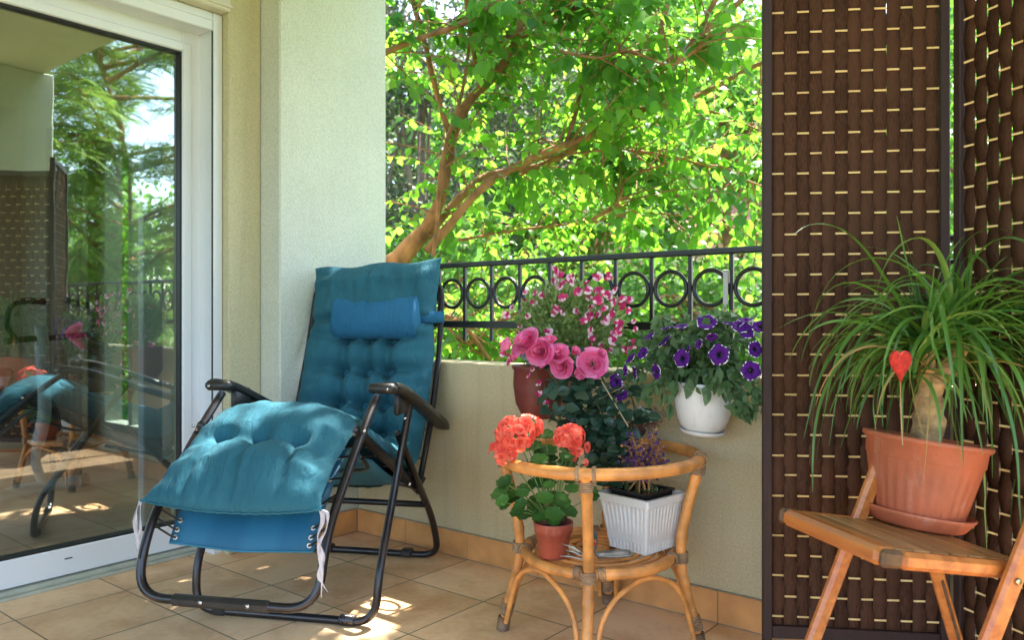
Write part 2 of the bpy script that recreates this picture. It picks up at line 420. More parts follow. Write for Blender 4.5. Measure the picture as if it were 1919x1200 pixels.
# door
t=thing('sliding_door','white framed sliding glass door with black gaskets','door',(XD,.6,0))
fr=MB()
fr.box((-3.05,1.673,.0),(-2.80,1.714,2.085),bev=.004)          # jamb
fr.box((-3.05,-1.6,2.015),(-2.80,1.672,2.085),bev=.004)        # head
fr.box((-3.05,-1.6,2.052),(-2.795,1.672,2.058),bev=.001)
fr.box((-3.05,-1.64,.0),(-2.80,-1.60,2.085),bev=.004)
fr.build('outer_frame',M_pvc,t)
si=MB(); si.box((-3.05,-1.6,.0),(-2.862,1.672,.012),bev=.002); si.box((-3.0,-1.6,.012),(-2.874,1.672,.026),bev=.002)
sill=si.build('sill_track',mat('grey_sill',(.42,.43,.36),.5,.15,12,.1,90),t)
def door_leaf(xf, ya, yb, lip):
    zb,zt=.030,2.04; gb,gt=.124,1.935; sw=.10
    lf=MB()
    for (a,c) in (((xf-.045,yb-sw,zb),(xf,yb,zt)),((xf-.045,ya,zb),(xf,ya+sw,zt))): lf.box(a,c,bev=.004)
    lf.box((xf-.045,ya+sw,zb),(xf,yb-sw,gb),bev=.004); lf.box((xf-.045,ya+sw,gt),(xf,yb-sw,zt),bev=.004)
    o=lf.build('sash_frame',M_pvc,t)
    if lip:   # raised inner bead
        e=.034; lp=MB()
        lp.box((xf+.0005,yb-sw-.0,gb-.0),(xf+.008,yb-sw+e,gt+e),bev=.003)
        lp.box((xf+.0005,ya+sw-e,gb-.0),(xf+.008,ya+sw,gt+e),bev=.003)
        lp.box((xf+.0005,ya+sw,gt),(xf+.008,yb-sw,gt+e),bev=.003)
        lp.build('glazing_bead',M_pvc,o)
        MB().box((xf+.0005,.955+.22,.085),(xf+.002,.98+.22,.089)).build('drain_slot',M_rub,o)
    gk=MB(); q=.007
    gk.box((xf-.034,yb-sw-q,gb),(xf-.004,yb-sw,gt)); gk.box((xf-.034,ya+sw,gb),(xf-.004,ya+sw+q,gt))
    gk.box((xf-.034,ya+sw+q,gb),(xf-.004,yb-sw-q,gb+q)); gk.box((xf-.034,ya+sw+q,gt-q),(xf-.004,yb-sw-q,gt))
    gk.build('gasket',M_gasket,o)
    MB().box((xf-.030,ya+sw+q,gb+q),(xf-.026,yb-sw-q,gt-q)).build('glass_pane',M_glass,o)
door_leaf(-2.893,.05,1.70,True)
door_leaf(-2.955,-1.55,.12,False)
# second sash parked behind the first: its stile shows through the glass
st=MB(); st.box((-2.99,1.475,.03),(-2.945,1.55,2.04),bev=.004); st.build('sash_stile',M_pvc,t)
MB().box((-2.808,1.6705,.03),(-2.8005,1.6728,2.014)).build('brush_seal',M_rub,t)

# room behind the glass
M_rw=mat('room_wall',(.55,.52,.42),.9,.1,3); M_rf=mat('room_floor',(.22,.14,.09),.35,.25,8)
b_=MB(); b_.box((-7.2,-2.7,-.2),(-3.05,2.6,-.001)); struct('room_floor',b_,M_rf)
rw=MB()
rw.box((-7.3,-2.7,0),(-7.2,-1.4,2.6)); rw.box((-7.3,1.6,0),(-7.2,2.6,2.6)); rw.box((-7.3,-1.4,0),(-7.2,1.6,.7)); rw.box((-7.3,-1.4,2.3),(-7.2,1.6,2.6)); rw.box((-7.3,-2.8,0),(-6.9,-2.7,2.6)); rw.box((-3.6,-2.8,0),(-3.2,-2.7,2.6)); rw.box((-6.9,-2.8,0),(-3.6,-2.7,.3)); rw.box((-6.9,-2.8,2.4),(-3.6,-2.7,2.6)); rw.box((-7.3,-2.8,2.6),(-3.2,2.72,2.75))  # wide openings in two unseen walls, added to let daylight brighten the room
rw.box((-7.2,2.6,0),(-5.75,2.72,2.6)); rw.box((-5.0,2.6,0),(-3.2,2.72,2.6)); rw.box((-5.75,2.6,2.1),(-5.0,2.72,2.6)); rw.box((-5.75,2.6,0),(-5.0,2.72,.12))
rw.box((-3.2,2.417,0),(-3.1,2.72,2.6))
rw.box((-3.2,-2.7,0),(-3.06,-1.65,2.6))
struct('room_shell',rw,M_rw)
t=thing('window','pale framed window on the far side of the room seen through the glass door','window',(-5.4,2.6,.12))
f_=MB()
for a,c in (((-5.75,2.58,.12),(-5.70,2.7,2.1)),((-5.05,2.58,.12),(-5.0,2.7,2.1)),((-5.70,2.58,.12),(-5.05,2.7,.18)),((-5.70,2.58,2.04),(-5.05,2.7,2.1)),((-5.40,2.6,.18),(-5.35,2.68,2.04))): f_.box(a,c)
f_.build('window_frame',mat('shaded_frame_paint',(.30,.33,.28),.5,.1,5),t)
# curtain in the room
def curtain(name,label,x0,y0,x1,y1,z0,z1,folds,amp,m):
    mb=MB(); n=folds*8
    for i in range(n+1):
        t_=i/n; a=math.sin(t_*folds*2*PI)*amp; dx,dy=x1-x0,y1-y0; L=math.hypot(dx,dy)
        for zz in (z0,z0+.4*(z1-z0),z1):
            k=1.0 if zz<z1 else .6
            mb.v.append(Vector((x0+dx*t_-dy/L*a*k,y0+dy*t_+dx/L*a*k,zz)))
    for i in range(n):
        for j in (0,1):
            q=i*3+j; mb.f.append([q,q+3,q+4,q+1]); mb.m.append(0); mb.sm.append(True)
    o=mb.build(name,m); tag(o,label,'curtain'); 
    md=o.modifiers.new('thick','SOLIDIFY'); md.thickness=.002
    return o
curtain('curtain','pale sheer curtain hanging beside the far room window',-6.35,2.45,-5.78,2.5,.05,2.3,7,.03,leafmat('sheer_cloth',[(.5,.48,.38),(.55,.52,.42)],.8,.5))
# ------------------------------------------------------------------ railing
YR=2.33
t=thing('railing','black iron railing with a row of rings above the parapet','railing',(-1.2,YR,.82))
SP=.1372; X0=-2.094
mb=MB(); mb.box((XP+.001,YR-.016,1.110),(.299,YR+.016,1.130),bev=.004); mb.build('handrail',M_iron,t)
mb=MB(); mb.box((XP+.001,YR-.012,.872),(.299,YR+.012,.900),bev=.003); mb.build('rail',M_iron,t)
k=-3
while X0+k*SP<.29:
    x=X0+k*SP
    MB().box((x-.0064,YR-.0064,.822),(x+.0064,YR+.0064,1.1101),bev=.0015).build('baluster',M_iron,t)
    if x+SP<.29:
        c=(x+SP/2,YR,1.007); R=(SP-.0128)/2-.0068
        MB().tube([(c[0]+R*math.cos(a*PI/20),YR,c[2]+R*math.sin(a*PI/20)) for a in range(40)],.0070,8,closed=True).build('ring',M_iron,t)
    k+=1

# ------------------------------------------------------------------ woven folding screen
def bark(name,c1,c2):
    m,nt,b=newmat(name); tc=N(nt,'ShaderNodeTexCoord')
    mp=N(nt,'ShaderNodeMapping'); mp.inputs['Scale'].default_value=(260,260,2.2); nt.links.new(tc.outputs['Object'],mp.inputs[0])
    n1=N(nt,'ShaderNodeTexNoise'); n1.inputs['Scale'].default_value=1.6; n1.inputs['Detail'].default_value=4; nt.links.new(mp.outputs[0],n1.inputs[0])
    n0=N(nt,'ShaderNodeTexNoise'); n0.inputs['Scale'].default_value=5; n0.inputs['Detail'].default_value=4; nt.links.new(tc.outputs['Object'],n0.inputs[0])
    g=N(nt,'ShaderNodeNewGeometry')
    a=N(nt,'ShaderNodeMath',operation='MULTIPLY_ADD'); nt.links.new(n0.outputs[0],a.inputs[0]); a.inputs[1].default_value=.6; nt.links.new(n1.outputs[0],a.inputs[2])
    a2=N(nt,'ShaderNodeMath',operation='MULTIPLY_ADD'); nt.links.new(g.outputs['Random Per Island'],a2.inputs[0]); a2.inputs[1].default_value=.22; nt.links.new(a.outputs[0],a2.inputs[2])
    r=ramp(nt,[(.55,c1),(1.15 if False else 1.0,c2)],a2.outputs[0]); nt.links.new(r.outputs[0],b.inputs['Base Color'])
    b.inputs['Roughness'].default_value=.8; b.inputs['Specular IOR Level'].default_value=.08
    bp=N(nt,'ShaderNodeBump'); bp.inputs['Strength'].default_value=.6; bp.inputs['Distance'].default_value=.002
    nt.links.new(n1.outputs[0],bp.inputs['Height']); nt.links.new(bp.outputs[0],b.inputs['Normal'])
    # pin holes worn through the fibre
    mp2=N(nt,'ShaderNodeMapping'); mp2.inputs['Scale'].default_value=(420,420,38); nt.links.new(tc.outputs['Object'],mp2.inputs[0])
    n2=N(nt,'ShaderNodeTexNoise'); n2.inputs['Scale'].default_value=.8; n2.inputs['Detail'].default_value=2; nt.links.new(mp2.outputs[0],n2.inputs[0])
    gt=N(nt,'ShaderNodeMath',operation='GREATER_THAN'); gt.inputs[1].default_value=.775; nt.links.new(n2.outputs[0],gt.inputs[0])
    tr=N(nt,'ShaderNodeBsdfTransparent'); mx=N(nt,'ShaderNodeMixShader'); nt.links.new(gt.outputs[0],mx.inputs[0])
    nt.links.new(b.outputs[0],mx.inputs[1]); nt.links.new(tr.outputs[0],mx.inputs[2]); nt.links.new(mx.outputs[0],nt.nodes['Material Output'].inputs[0])
    return m
M_bark=bark('bark_strip',(.030,.013,.008),(.095,.044,.026))
M_sframe=mat('screen_frame_wood',(.035,.012,.008),.55,.3,10,.3,60,stretch=(30,30,1))
M_dowel=mat('bamboo_dowel',(.95,.62,.27),.4,.2,20)
SA=Vector((*LD(.640,2.035)[:2],0)); SB=Vector((*LD(1.082,1.975)[:2],0))
t=thing('folding_screen','dark brown woven folding screen with pale dowels behind the wooden chair','screen',tuple(SB))
def panel(A,B,ncol,phase,side,amp):
    d=(B-A); L=d.length; d.normalize(); nrm=Vector((d.y,-d.x,0))
    if nrm.dot(-A)<0: nrm=-nrm          # towards the camera side
    M=Matrix(((d.x,nrm.x,0,A.x),(d.y,nrm.y,0,A.y),(0,0,1,0),(0,0,0,1)))
    TOP=1.86; BOT=.10; sw=.022; cw=(L-2*sw)/ncol; pitch=.0512
    mb=MB(); nrow=int((TOP-BOT-.08)/pitch)
    zr=[BOT+.045+pitch*(i+.2) for i in range(nrow)]
    for cix in range(ncol):
        xa=sw+cw*cix-(.0009 if cix else -.0004); xb=sw+cw*(cix+1)+(.0009 if cix<ncol-1 else -.0004)
        pts=[]
        zs=[BOT+.02]
        for i,z in enumerate(zr):
            sgn=1 if (i+cix+phase)%2 else -1
            jj=random.uniform(-.0005,.0005)
            pts.append((z-pitch*.12,sgn*amp*.93+jj)); pts.append((z+pitch*.12,sgn*amp*.93+jj))
        pts=[(BOT+.012,0)]+pts+[(TOP-.012,0)]
        w0=random.uniform(-.0005,.0005)
        vs=[]
        for z,o in pts:
            for x in (xa,(xa+xb)/2,xb): vs.append(M@Vector((x+w0,o+0,z)))
        fs=[]
        for i in range(len(pts)-1):
            for q in (0,1): fs.append((i*3+q,i*3+q+1,i*3+q+4,i*3+q+3))
        mb.add(vs,fs)
    o=mb.build('woven_panel',M_bark,t)
    md=o.modifiers.new('thick','SOLIDIFY'); md.thickness=.0012
    dm=MB()
    for z in zr:
        y=random.uniform(-.0002,.0002); dz=random.uniform(-.0035,.0035)
        dm.tube([M@Vector((sw*.5,y,z+dz*.6)),M@Vector((L*.5,y,z+dz*.2+random.uniform(-.001,.001))),M@Vector((L-sw*.5,y,z-dz*.6))],.0021,8,squash=1.3)
    dm.build('dowels',M_dowel,o)
    for a,c in ((0,sw),(L-sw,L)):
        MB().box((a,-.013,.0),(c,.013,TOP),bev=.002,M=M).build('stile',M_sframe,o)
    MB().box((sw+.0003,-.011,BOT),(L-sw-.0003,.011,BOT+.032),bev=.002,M=M).build('rail',M_sframe,o)
    MB().box((sw+.0003,-.011,TOP-.032),(L-sw-.0003,.011,TOP),bev=.002,M=M).build('rail',M_sframe,o)
panel(SA,SB,13,0,0,.0033)
S2=Vector((*LD(1.094,1.958)[:2],0)); S3=Vector((*LD(1.094+.282*.47,1.958-.959*.47)[:2],0))
panel(S2,S3,13,1,1,.0042)

# ------------------------------------------------------------------ rattan plant table
M_rat=mat('rattan_cane',(.66,.27,.07),.36,.38,16,.3,70,detail=7)
M_bind=mat('cane_binding',(.36,.22,.12),.6,.35,60,.5,200)
M_foot=mat('worn_cane_foot',(.20,.12,.07),.7,.3,40)
TC=LD(.2465,2.27)
t=thing('rattan_table','round rattan plant table with open ring top and lower shelf','table',tuple(TC))
dF=Vector((-.218,-.976)); dR=Vector((.976,-.218))
def TL(r,ang,z):   # ang 0=front, 90=right
    a=math.radians(ang); q=dF*math.cos(a)+dR*math.sin(a); return TC+Vector((*(LD(q.x*r,q.y*r)[:2]),z))
def ringpts(r,z,n=72,wob=.003):
    return [TL(r+wob*math.sin(3*2*PI*i/n+1),360*i/n,z+wob*.8*math.sin(2*2*PI*i/n)) for i in range(n)]
def noded(n,base,every,amp=.12):
    return [base*(1+amp*max(0,1-abs(((i+3)%every)-0))) for i in range(n)]
MB().tube(ringpts(.282,.522),noded(72,.0165,18,.09),12,closed=True).build('table_ring',M_rat,t)
sh=MB().tube(ringpts(.207,.248),noded(72,.0150,16,.09),12,closed=True).build('shelf_ring',M_rat,t)
sl_=MB()
for r,z in ((.176,.252),(.158,.256),(.125,.257),(.092,.257),(.058,.257),(.026,.257)):
    sl_.tube(ringpts(r,z,60,.002),.0058,7,closed=True)
sl_.build('shelf_coils',M_rat,t)
cb=MB()
for a in (45,135,225,315): cb.tube([TL(.20,a,.245),TL(.02,a,.247)],.008,7)
cb.build('shelf_braces',M_foot,t)
for a in (0,90,180,270):
    pr=[TL(.285,a,.520),TL(.262,a,.44),TL(.238,a,.34),TL(.229,a,.255),TL(.236,a,.19),TL(.258,a,.10),TL(.280,a,.0)]
    sp=spline(pr,7); n=len(sp)
    MB().tube(sp,[.0145+.0025*(1 if i in(5,17,29,36) else 0) for i in range(n)],12).build('leg',M_rat,t)
    def wrap(p0,p1,r,k):
        bd=MB()
        p0=Vector(p0);p1=Vector(p1)
        ax=(p1-p0).normalized(); u=ax.orthogonal().normalized(); v=ax.cross(u)
        q=[]
        for i in range(k*10+1): 
            an=2*PI*i/10; q.append(p0.lerp(p1,i/(k*10))+(u*math.cos(an)+v*math.sin(an))*r)
        bd.tube(q,.0026,5); bd.build('binding',M_bind,t)
    wrap(TL(.280,a,.506),TL(.276,a,.480),.0175,5)
    wrap(TL(.230,a,.262),TL(.231,a,.232),.0185,6)
    wrap(TL(.262,a,.085),TL(.272,a,.048),.0185,6)
    for s_ in (-1,1):   # lashings over the two rings
        p=TL(.282,a+s_*3.4,.522); q=TL(.282,a+s_*5.2,.522); wrap(p,q,.0185,3)
        p=TL(.207,a+s_*6,.248); q=TL(.207,a+s_*12,.248); wrap(p,q,.0170,4)
    fc=MB().tube([TL(.2745,a,.040),TL(.2805,a,.0)],[.0185,.0190],12); fc.build('foot_cap',M_foot,t)
    ar=[]
    b2=a+90
    A_=[TL(.266,a+5.5,.03),TL(.255,a+6,.08),TL(.240,a+9,.14),TL(.222,a+18,.190),TL(.206,a+34,.220),TL(.200,a+45,.226),TL(.206,a+56,.220),TL(.222,a+72,.190),TL(.240,a+81,.14),TL(.255,a+84,.08),TL(.266,a+84.5,.03)]
    MB().tube(spline(A_,6),.0075,8).build('arch_brace',M_rat,t)

# ------------------------------------------------------------------ pots
M_soil=mat('potting_soil',(.035,.022,.015),.95,.5,60,.8,120)
M_terra=mat('terracotta_plastic',(.55,.150,.070),.5,.2,7,.12,120,detail=8)
def stain(m,col=(.75,.62,.52),amt=.55,thr=(.56,.72)):
    nt=m.node_tree; b=nt.nodes['Principled BSDF']; src=b.inputs['Base Color'].links[0].from_socket
    tc=N(nt,'ShaderNodeTexCoord'); mp=N(nt,'ShaderNodeMapping'); mp.inputs['Scale'].default_value=(26,26,7); nt.links.new(tc.outputs['Object'],mp.inputs[0])
    n=N(nt,'ShaderNodeTexNoise'); n.inputs['Scale'].default_value=1; n.inputs['Detail'].default_value=9; n.inputs['Roughness'].default_value=.7; nt.links.new(mp.outputs[0],n.inputs[0])
    r=ramp(nt,[(thr[0],(0,0,0)),(thr[1],(amt,)*3)],n.outputs[0])
    mx=N(nt,'ShaderNodeMix',data_type='RGBA'); nt.links.new(r.outputs[0],mx.inputs[0]); nt.links.new(src,mx.inputs[6]); mx.inputs[7].default_value=(*col,1); nt.links.new(mx.outputs[2],b.inputs['Base Color'])
stain(M_terra,(.72,.5,.4),.32)
M_redpot=mat('brick_red_plastic',(.36,.075,.045),.42,.1,12)
M_whitepl=mat('white_plastic',(.70,.69,.68),.38,.05,4)
stain(M_redpot,(.6,.45,.38),.35); stain(M_whitepl,(.42,.36,.27),.5)
M_brownpot=mat('brown_red_plastic',(.17,.035,.028),.4,.12,15)
M_black=mat('black_plastic',(.015,.013,.013),.4,.2,30)
def rotM(loc,rz=0,tilt=None):
    M=Matrix.Translation(loc)
    if tilt is not None: M=M@tilt.to_4x4()
    return M@Matrix.Rotation(rz,4,'Z')
# geranium pot
GP=LD(.113,2.175,.262)
t=thing('geranium_pot','small round terracotta-coloured pot with coral geranium standing on the rattan shelf','plant pot',tuple(GP)); T_ger=t
MB().lathe([(0,.0),(.036,.0),(.038,.003),(.0475,.066),(.0515,.067),(.0545,.092),(.0545,.096),(.051,.096),(.0485,.080),(.044,.078)],40,rotM(GP)).build('pot',M_redpot,t)
MB().lathe([(.047,.078),(.02,.083),(0,.082)],24,rotM(GP)).build('soil',M_soil,t)
# white square planter
WPc=LD(.368,2.262); wz=.262
t=thing('white_planter','white square ribbed planter with a rosebush and a dark inner tray on the rattan shelf','planter',(WPc.x,WPc.y,wz)); T_wp=t
wang=math.atan2((LD(.139,.129)).y,(LD(.139,.129)).x)
Mw=Matrix.Translation((WPc.x,WPc.y,wz))@Matrix.Rotation(wang,4,'Z')
pl=MB()
def sqring(h,hz,ribs):
    out=[]
    nseg=44
    for side in range(4):
        for i in range(nseg):
            u=-1+2*i/nseg
            d=h
            if ribs and abs(u)<.86: d=h-.0022*(1 if (i%4)<2 else 0)
            cr=.0
            x,y=u*h,-d
            if abs(u)>.93: 
                k=(abs(u)-.93)/.07; y=-d+.004*k*k*1.5 
            a=side*PI/2; out.append(Mw@Vector((x*math.cos(a)-y*math.sin(a),x*math.sin(a)+y*math.cos(a),hz)))
    return out
H_=.158; lv=[(.052,0,False),(.066,.003,False),(.0665,.012,True),(.083,H_-.034,True),(.0845,H_-.022,False),(.0945,H_-.020,False),(.0955,H_-.003,False),(.094,H_,False),(.083,H_,False),(.080,H_-.02,False),(.070,.03,False)]
n4=176
for i,(h,z,rb) in enumerate(lv): pl.v+=sqring(h,z,rb)
for i in range(len(lv)-1):
    for k in range(n4):
        k2=(k+1)%n4; pl.f.append([i*n4+k,i*n4+k2,(i+1)*n4+k2,(i+1)*n4+k]); pl.m.append(0); pl.sm.append(False)
pl.f.append(list(range(n4))[::-1]); pl.m.append(0); pl.sm.append(False)
pl.build('pot',M_whitepl,t)
MB().box((-.075,-.075,.11),(.075,.075,.122),M=Mw).build('soil',M_soil,t)
# black nursery tray inside with dry purple plant: rests in the planter
t=thing('nursery_pot','black nursery tray with a dry purple-flowered plant set inside the white planter','plant pot',(WPc.x,WPc.y,wz+.123)); T_np=t
Mn=Mw@Matrix.Translation((-.004,-.004,.1225))
def sq_pot(hb,ht,h,rim):
    m_=MB(); L_=[(hb,0),(ht,h),(ht+rim,h),(ht+rim,h+.006),(ht-.003,h+.006),(ht-.006,h-.012)]
    for q,z in L_:
        for (a,c) in ((-1,-1),(1,-1),(1,1),(-1,1)): m_.v.append(Mn@Vector((a*q,c*q,z)))
    for i in range(len(L_)-1):
        for k in range(4): m_.f.append([i*4+k,i*4+(k+1)%4,(i+1)*4+(k+1)%4,(i+1)*4+k]); m_.m.append(0); m_.sm.append(False)
    m_.f.append([20,21,22,23]); m_.m.append(1); m_.sm.append(False)
    m_.f.append([3,2,1,0]); m_.m.append(0); m_.sm.append(False)
    return m_
sq_pot(.055,.062,.042,.004).build('pot',[M_black,M_soil],t)
# brown hanging pot
BPc=PY(1010,740,2.145); BPc.z=.578
t=thing('brown_hanging_pot','brown-red hanging pot of pink and white flowers against the parapet','hanging pot',tuple(BPc)); T_bp=t
MB().lathe([(0,0),(.052,0),(.056,.004),(.078,.05),(.086,.11),(.084,.160),(.090,.165),(.090,.176),(.085,.176),(.081,.15),(.079,.148)],40,rotM(BPc)).build('pot',M_brownpot,t)
MB().lathe([(.081,.148),(.04,.156),(0,.155)],24,rotM(BPc)).build('soil',M_soil,t)
hk=MB()
for a in (0.5,2.6,4.7):
    hk.tube([BPc+Vector((.088*math.cos(a),.088*math.sin(a),.172)),Vector((BPc.x,YR-.02,1.0)).lerp(BPc+Vector((0,0,.5)),.2)],.0015,5)
top=Vector((BPc.x,YR-.02,1.0)).lerp(BPc+Vector((0,0,.5)),.2)
hk.tube([top,Vector((BPc.x+.01,YR-.02,.93)),Vector((BPc.x+.01,YR-.014,.905))],.002,5)
hk.build('hanger',M_black,t)
# white hanging pot
HPc=PY(1317,760,2.130); HPc.z=.590
t=thing('white_hanging_pot','white hanging pot of purple petunias hooked on the railing by a pale strap','hanging pot',tuple(HPc)); T_hp=t
tl=Matrix.Rotation(math.radians(3),3,Vector((.3,1,0)))
Mh=rotM(HPc,0,tl)
MB().lathe([(0,0),(.050,0),(.054,.004),(.062,.012),(.072,.035),(.080,.07),(.084,.105),(.085,.130),(.088,.134),(.088,.142),(.084,.142),(.080,.12),(.078,.118)],40,Mh).build('pot',M_whitepl,t)
MB().lathe([(.080,.118),(.04,.127),(0,.127)],24,Mh).build('soil',M_soil,t)
MB().lathe([(0,-.010),(.052,-.010),(.062,-.006),(.066,.004),(.064,.005),(.058,-.003),(.050,-.004)],36,rotM(HPc,0,Matrix.Rotation(math.radians(6),3,Vector((.2,1,0))))).build('drip_saucer',mat('clouded_plastic',(.62,.56,.52),.4,.1,10),t)
hk=MB(); tp=PY(1361,520,YR-.014)
hk.box((tp.x-.011,YR-.0105,1.02),(tp.x+.011,YR-.0085,1.058),bev=.0008)
hk.box((tp.x-.008,YR-.018,.955),(tp.x+.008,YR-.015,1.058),bev=.0008)
hk.box((tp.x-.011,YR-.018,1.054),(tp.x+.011,YR-.0085,1.0585),bev=.0008)
bt=Vector((tp.x,YR-.0165,.957))
for a in (.3,2.5,4.6): hk.tube([bt,HPc+Vector((.086*math.cos(a),.086*math.sin(a),.140))],.0016,5)
hk.build('hanging_strap',mat('pale_strap',(.62,.60,.60),.4,.05,8),t)

# ------------------------------------------------------------------ flowers and foliage kit
GR=leafmat
M_petunia=leafmat('petunia_velvet',[(.07,.007,.17),(.10,.012,.24),(.045,.005,.12)],.6,.25,spec=.2)
M_pet_rim=leafmat('petunia_white_rim',[(.75,.70,.80)],.6,.3)
M_pet_eye=mat('petunia_throat',(.012,.002,.03),.7,.2,60)
M_petleaf=leafmat('petunia_leaf',[(.06,.13,.04),(.10,.19,.07),(.16,.26,.13),(.045,.10,.03)],.55,.35)
M_stem=mat('green_stem',(.13,.22,.06),.6,.2,30)
M_nem=leafmat('nemesia_petal_white',[(.85,.50,.66),(.80,.36,.54),(.88,.74,.80)],.6,.35,spec=.2)
M_nem2=leafmat('nemesia_petal_magenta',[(.60,.03,.16),(.45,.02,.13),(.70,.05,.22)],.6,.3,spec=.2)
M_nemleaf=leafmat('nemesia_leaf',[(.18,.30,.07),(.28,.40,.12),(.38,.46,.22),(.12,.20,.05)],.55,.45)
M_rose=leafmat('rose_petal',[(.80,.11,.32),(.85,.20,.48),(.90,.34,.60),(.82,.10,.26)],.55,.35,spec=.2)
M_roseleaf=leafmat('rose_leaf',[(.020,.050,.028),(.035,.085,.045),(.05,.11,.07),(.07,.15,.11)],.35,.2,spec=.6)
M_cane=mat('rose_cane',(.09,.10,.04),.6,.3,30)
M_ger=leafmat('geranium_petal',[(.82,.09,.055),(.88,.18,.11),(.74,.05,.035),(.92,.28,.20)],.55,.3,spec=.2)
M_gereye=leafmat('geranium_throat',[(.55,.035,.03),(.65,.06,.04)],.6,.2)
M_gerleaf=leafmat('geranium_leaf',[(.045,.12,.025),(.07,.18,.035),(.12,.28,.05),(.05,.14,.03)],.5,.35)
M_dry=mat('dry_stalk',(.40,.19,.07),.7,.25,40)
M_pur=leafmat('dry_purple_floret',[(.09,.04,.22),(.13,.06,.28),(.06,.03,.14)],.7,.3)
M_dusty=leafmat('dusty_red_spray',[(.25,.06,.07),(.18,.05,.06)],.7,.3)
T_ovate=leaf_tmpl(.55,(0,.7,1,.85,.45,0),.22,.22)
T_round=leaf_tmpl(.95,(0,.75,1,.95,.6,0),.10,.10)
T_petal=leaf_tmpl(.75,(0,.5,.85,1,.8,0),.15,-.25)
T_lance=leaf_tmpl(.34,(0,.8,1,.7,0),.2,.3)
def disc_tmpl(n=18,scal=5,cup=.25,depth=.10,holes=True):
    """round scalloped leaf / petunia face: radius 1, in the xy plane, facing +z"""
    v=[(0,0,-.02)];f=[]
    for r_,zz in ((.45,cup*.25),(.8,cup*.6),(1.0,cup)):
        for k in range(n):
            a=2*PI*k/n; q=r_*(1-depth*(r_**3)*(.5-.5*math.cos(a*scal)))
            v.append((q*math.cos(a),q*math.sin(a),zz*(1+.25*math.sin(a*scal*1.0))))
    for k in range(n):
        k2=(k+1)%n; f.append([0,1+k,1+k2])
        for rr in (0,1): f.append([1+rr*n+k,1+(rr+1)*n+k,1+(rr+1)*n+k2,1+rr*n+k2])
    return np.array(v),f
T_gerleaf=disc_tmpl(21,7,.30,.16)
def orient(n):
    n=Vector(n).normalized(); a=n.orthogonal().normalized(); return Matrix((a,n.cross(a),n)).transposed()
def petunia(mb,c,n,R):
    Q=orient(n); c=Vector(c); ns=30; a0=random.uniform(0,6)
    rings=[(.10,-.75,2),(.16,-.25,2),(.28,-.05,0),(.60,.06,0),(.90,.04,0),(1.0,.0,1)]
    b=len(mb.v)
    for (r,z,_) in rings:
        for k in range(ns):
            a=2*PI*k/ns; lob=1-(.13*(r**2))*(.5-.5*math.cos(5*a))-.03*random.random()*r
            zz=z+.05*r*math.sin(5*a+1)+.05*r*math.sin(11*a+a0)
            mb.v.append(c+Q@Vector((r*lob*math.cos(a+a0)*R,r*lob*math.sin(a+a0)*R,zz*R)))
    for i in range(len(rings)-1):
        for k in range(ns):
            mi=2 if i<2 else (1 if (i==4 and random.random()<.45) else 0)
            mb.f.append([b+i*ns+k,b+i*ns+(k+1)%ns,b+(i+1)*ns+(k+1)%ns,b+(i+1)*ns+k]); mb.m.append(mi); mb.sm.append(True)
def petal(mb,c,Q,a,R,W,lift,mi,curl=.0,mi2=None):
    """one broad petal from the centre of a flower"""
    ca,sa=math.cos(a),math.sin(a); b=len(mb.v); st=[(0.04,.12,0),(.35,.62,.10),(.70,1.0,.26),(1.0,.72,.45)]
    for i,(t_,w_,l_) in enumerate(st):
        for k in (-1,0,1):
            x=t_*R*(1 if k==0 or i<3 else .93); y=k*w_*W*.5; z=(l_*lift-(curl if i==3 else 0)+(.06 if k else 0)*(i>0))*R
            mb.v.append(Vector(c)+Q@Vector((x*ca-y*sa,x*sa+y*ca,z)))
    for i in range(3):
        for k in (0,1):
            mb.f.append([b+i*3+k,b+(i+1)*3+k,b+(i+1)*3+k+1,b+i*3+k+1]); mb.m.append(mi if i>0 or mi2 is None else mi2); mb.sm.append(True)
def nem_flower(parent,q,n,R):
    Q=orient(n); u=Vector((0,0,1)); u=(u-Vector(n).normalized()*u.dot(Vector(n).normalized())); a0=math.atan2((Q.transposed()@u).y,(Q.transposed()@u).x)+random.uniform(-1.3,1.3)
    mb=MB()
    for k,(da,RR,WW,mi,m2) in enumerate(((-.42,.80,.62,1,1),(.42,.80,.62,1,1),(1.55,.95,.8,0,1),(-1.55,.95,.8,0,1),(2.55,1.15,.95,0,1),(-2.55,1.15,.95,0,1),(PI,1.0,.7,0,1))):
        if random.random()<.1: continue
        petal(mb,q,Q,a0+da,R*RR*random.uniform(.85,1.1),R*WW*1.15,random.uniform(-.1,.5),mi if random.random()<.62 else 1,mi2=m2)
    petal(mb,Vector(q)+Vector(n).normalized()*R*.12,Q,a0,R*.42,R*.5,.9,1); petal(mb,Vector(q)+Vector(n).normalized()*R*.12,Q,a0+PI,R*.42,R*.5,.9,1)
    mb.build('flower',[M_nem,M_nem2],parent)
def five(mb,c,n,R,mi=0,lift=.5,mi2=None,np_=5,W=.95):
    Q=orient(n); a0=random.uniform(0,6)
    for k in range(np_): petal(mb,c,Q,a0+k*2*PI/np_+random.uniform(-.12,.12),R*random.uniform(.88,1.05),R*W,lift,mi,mi2=mi2)
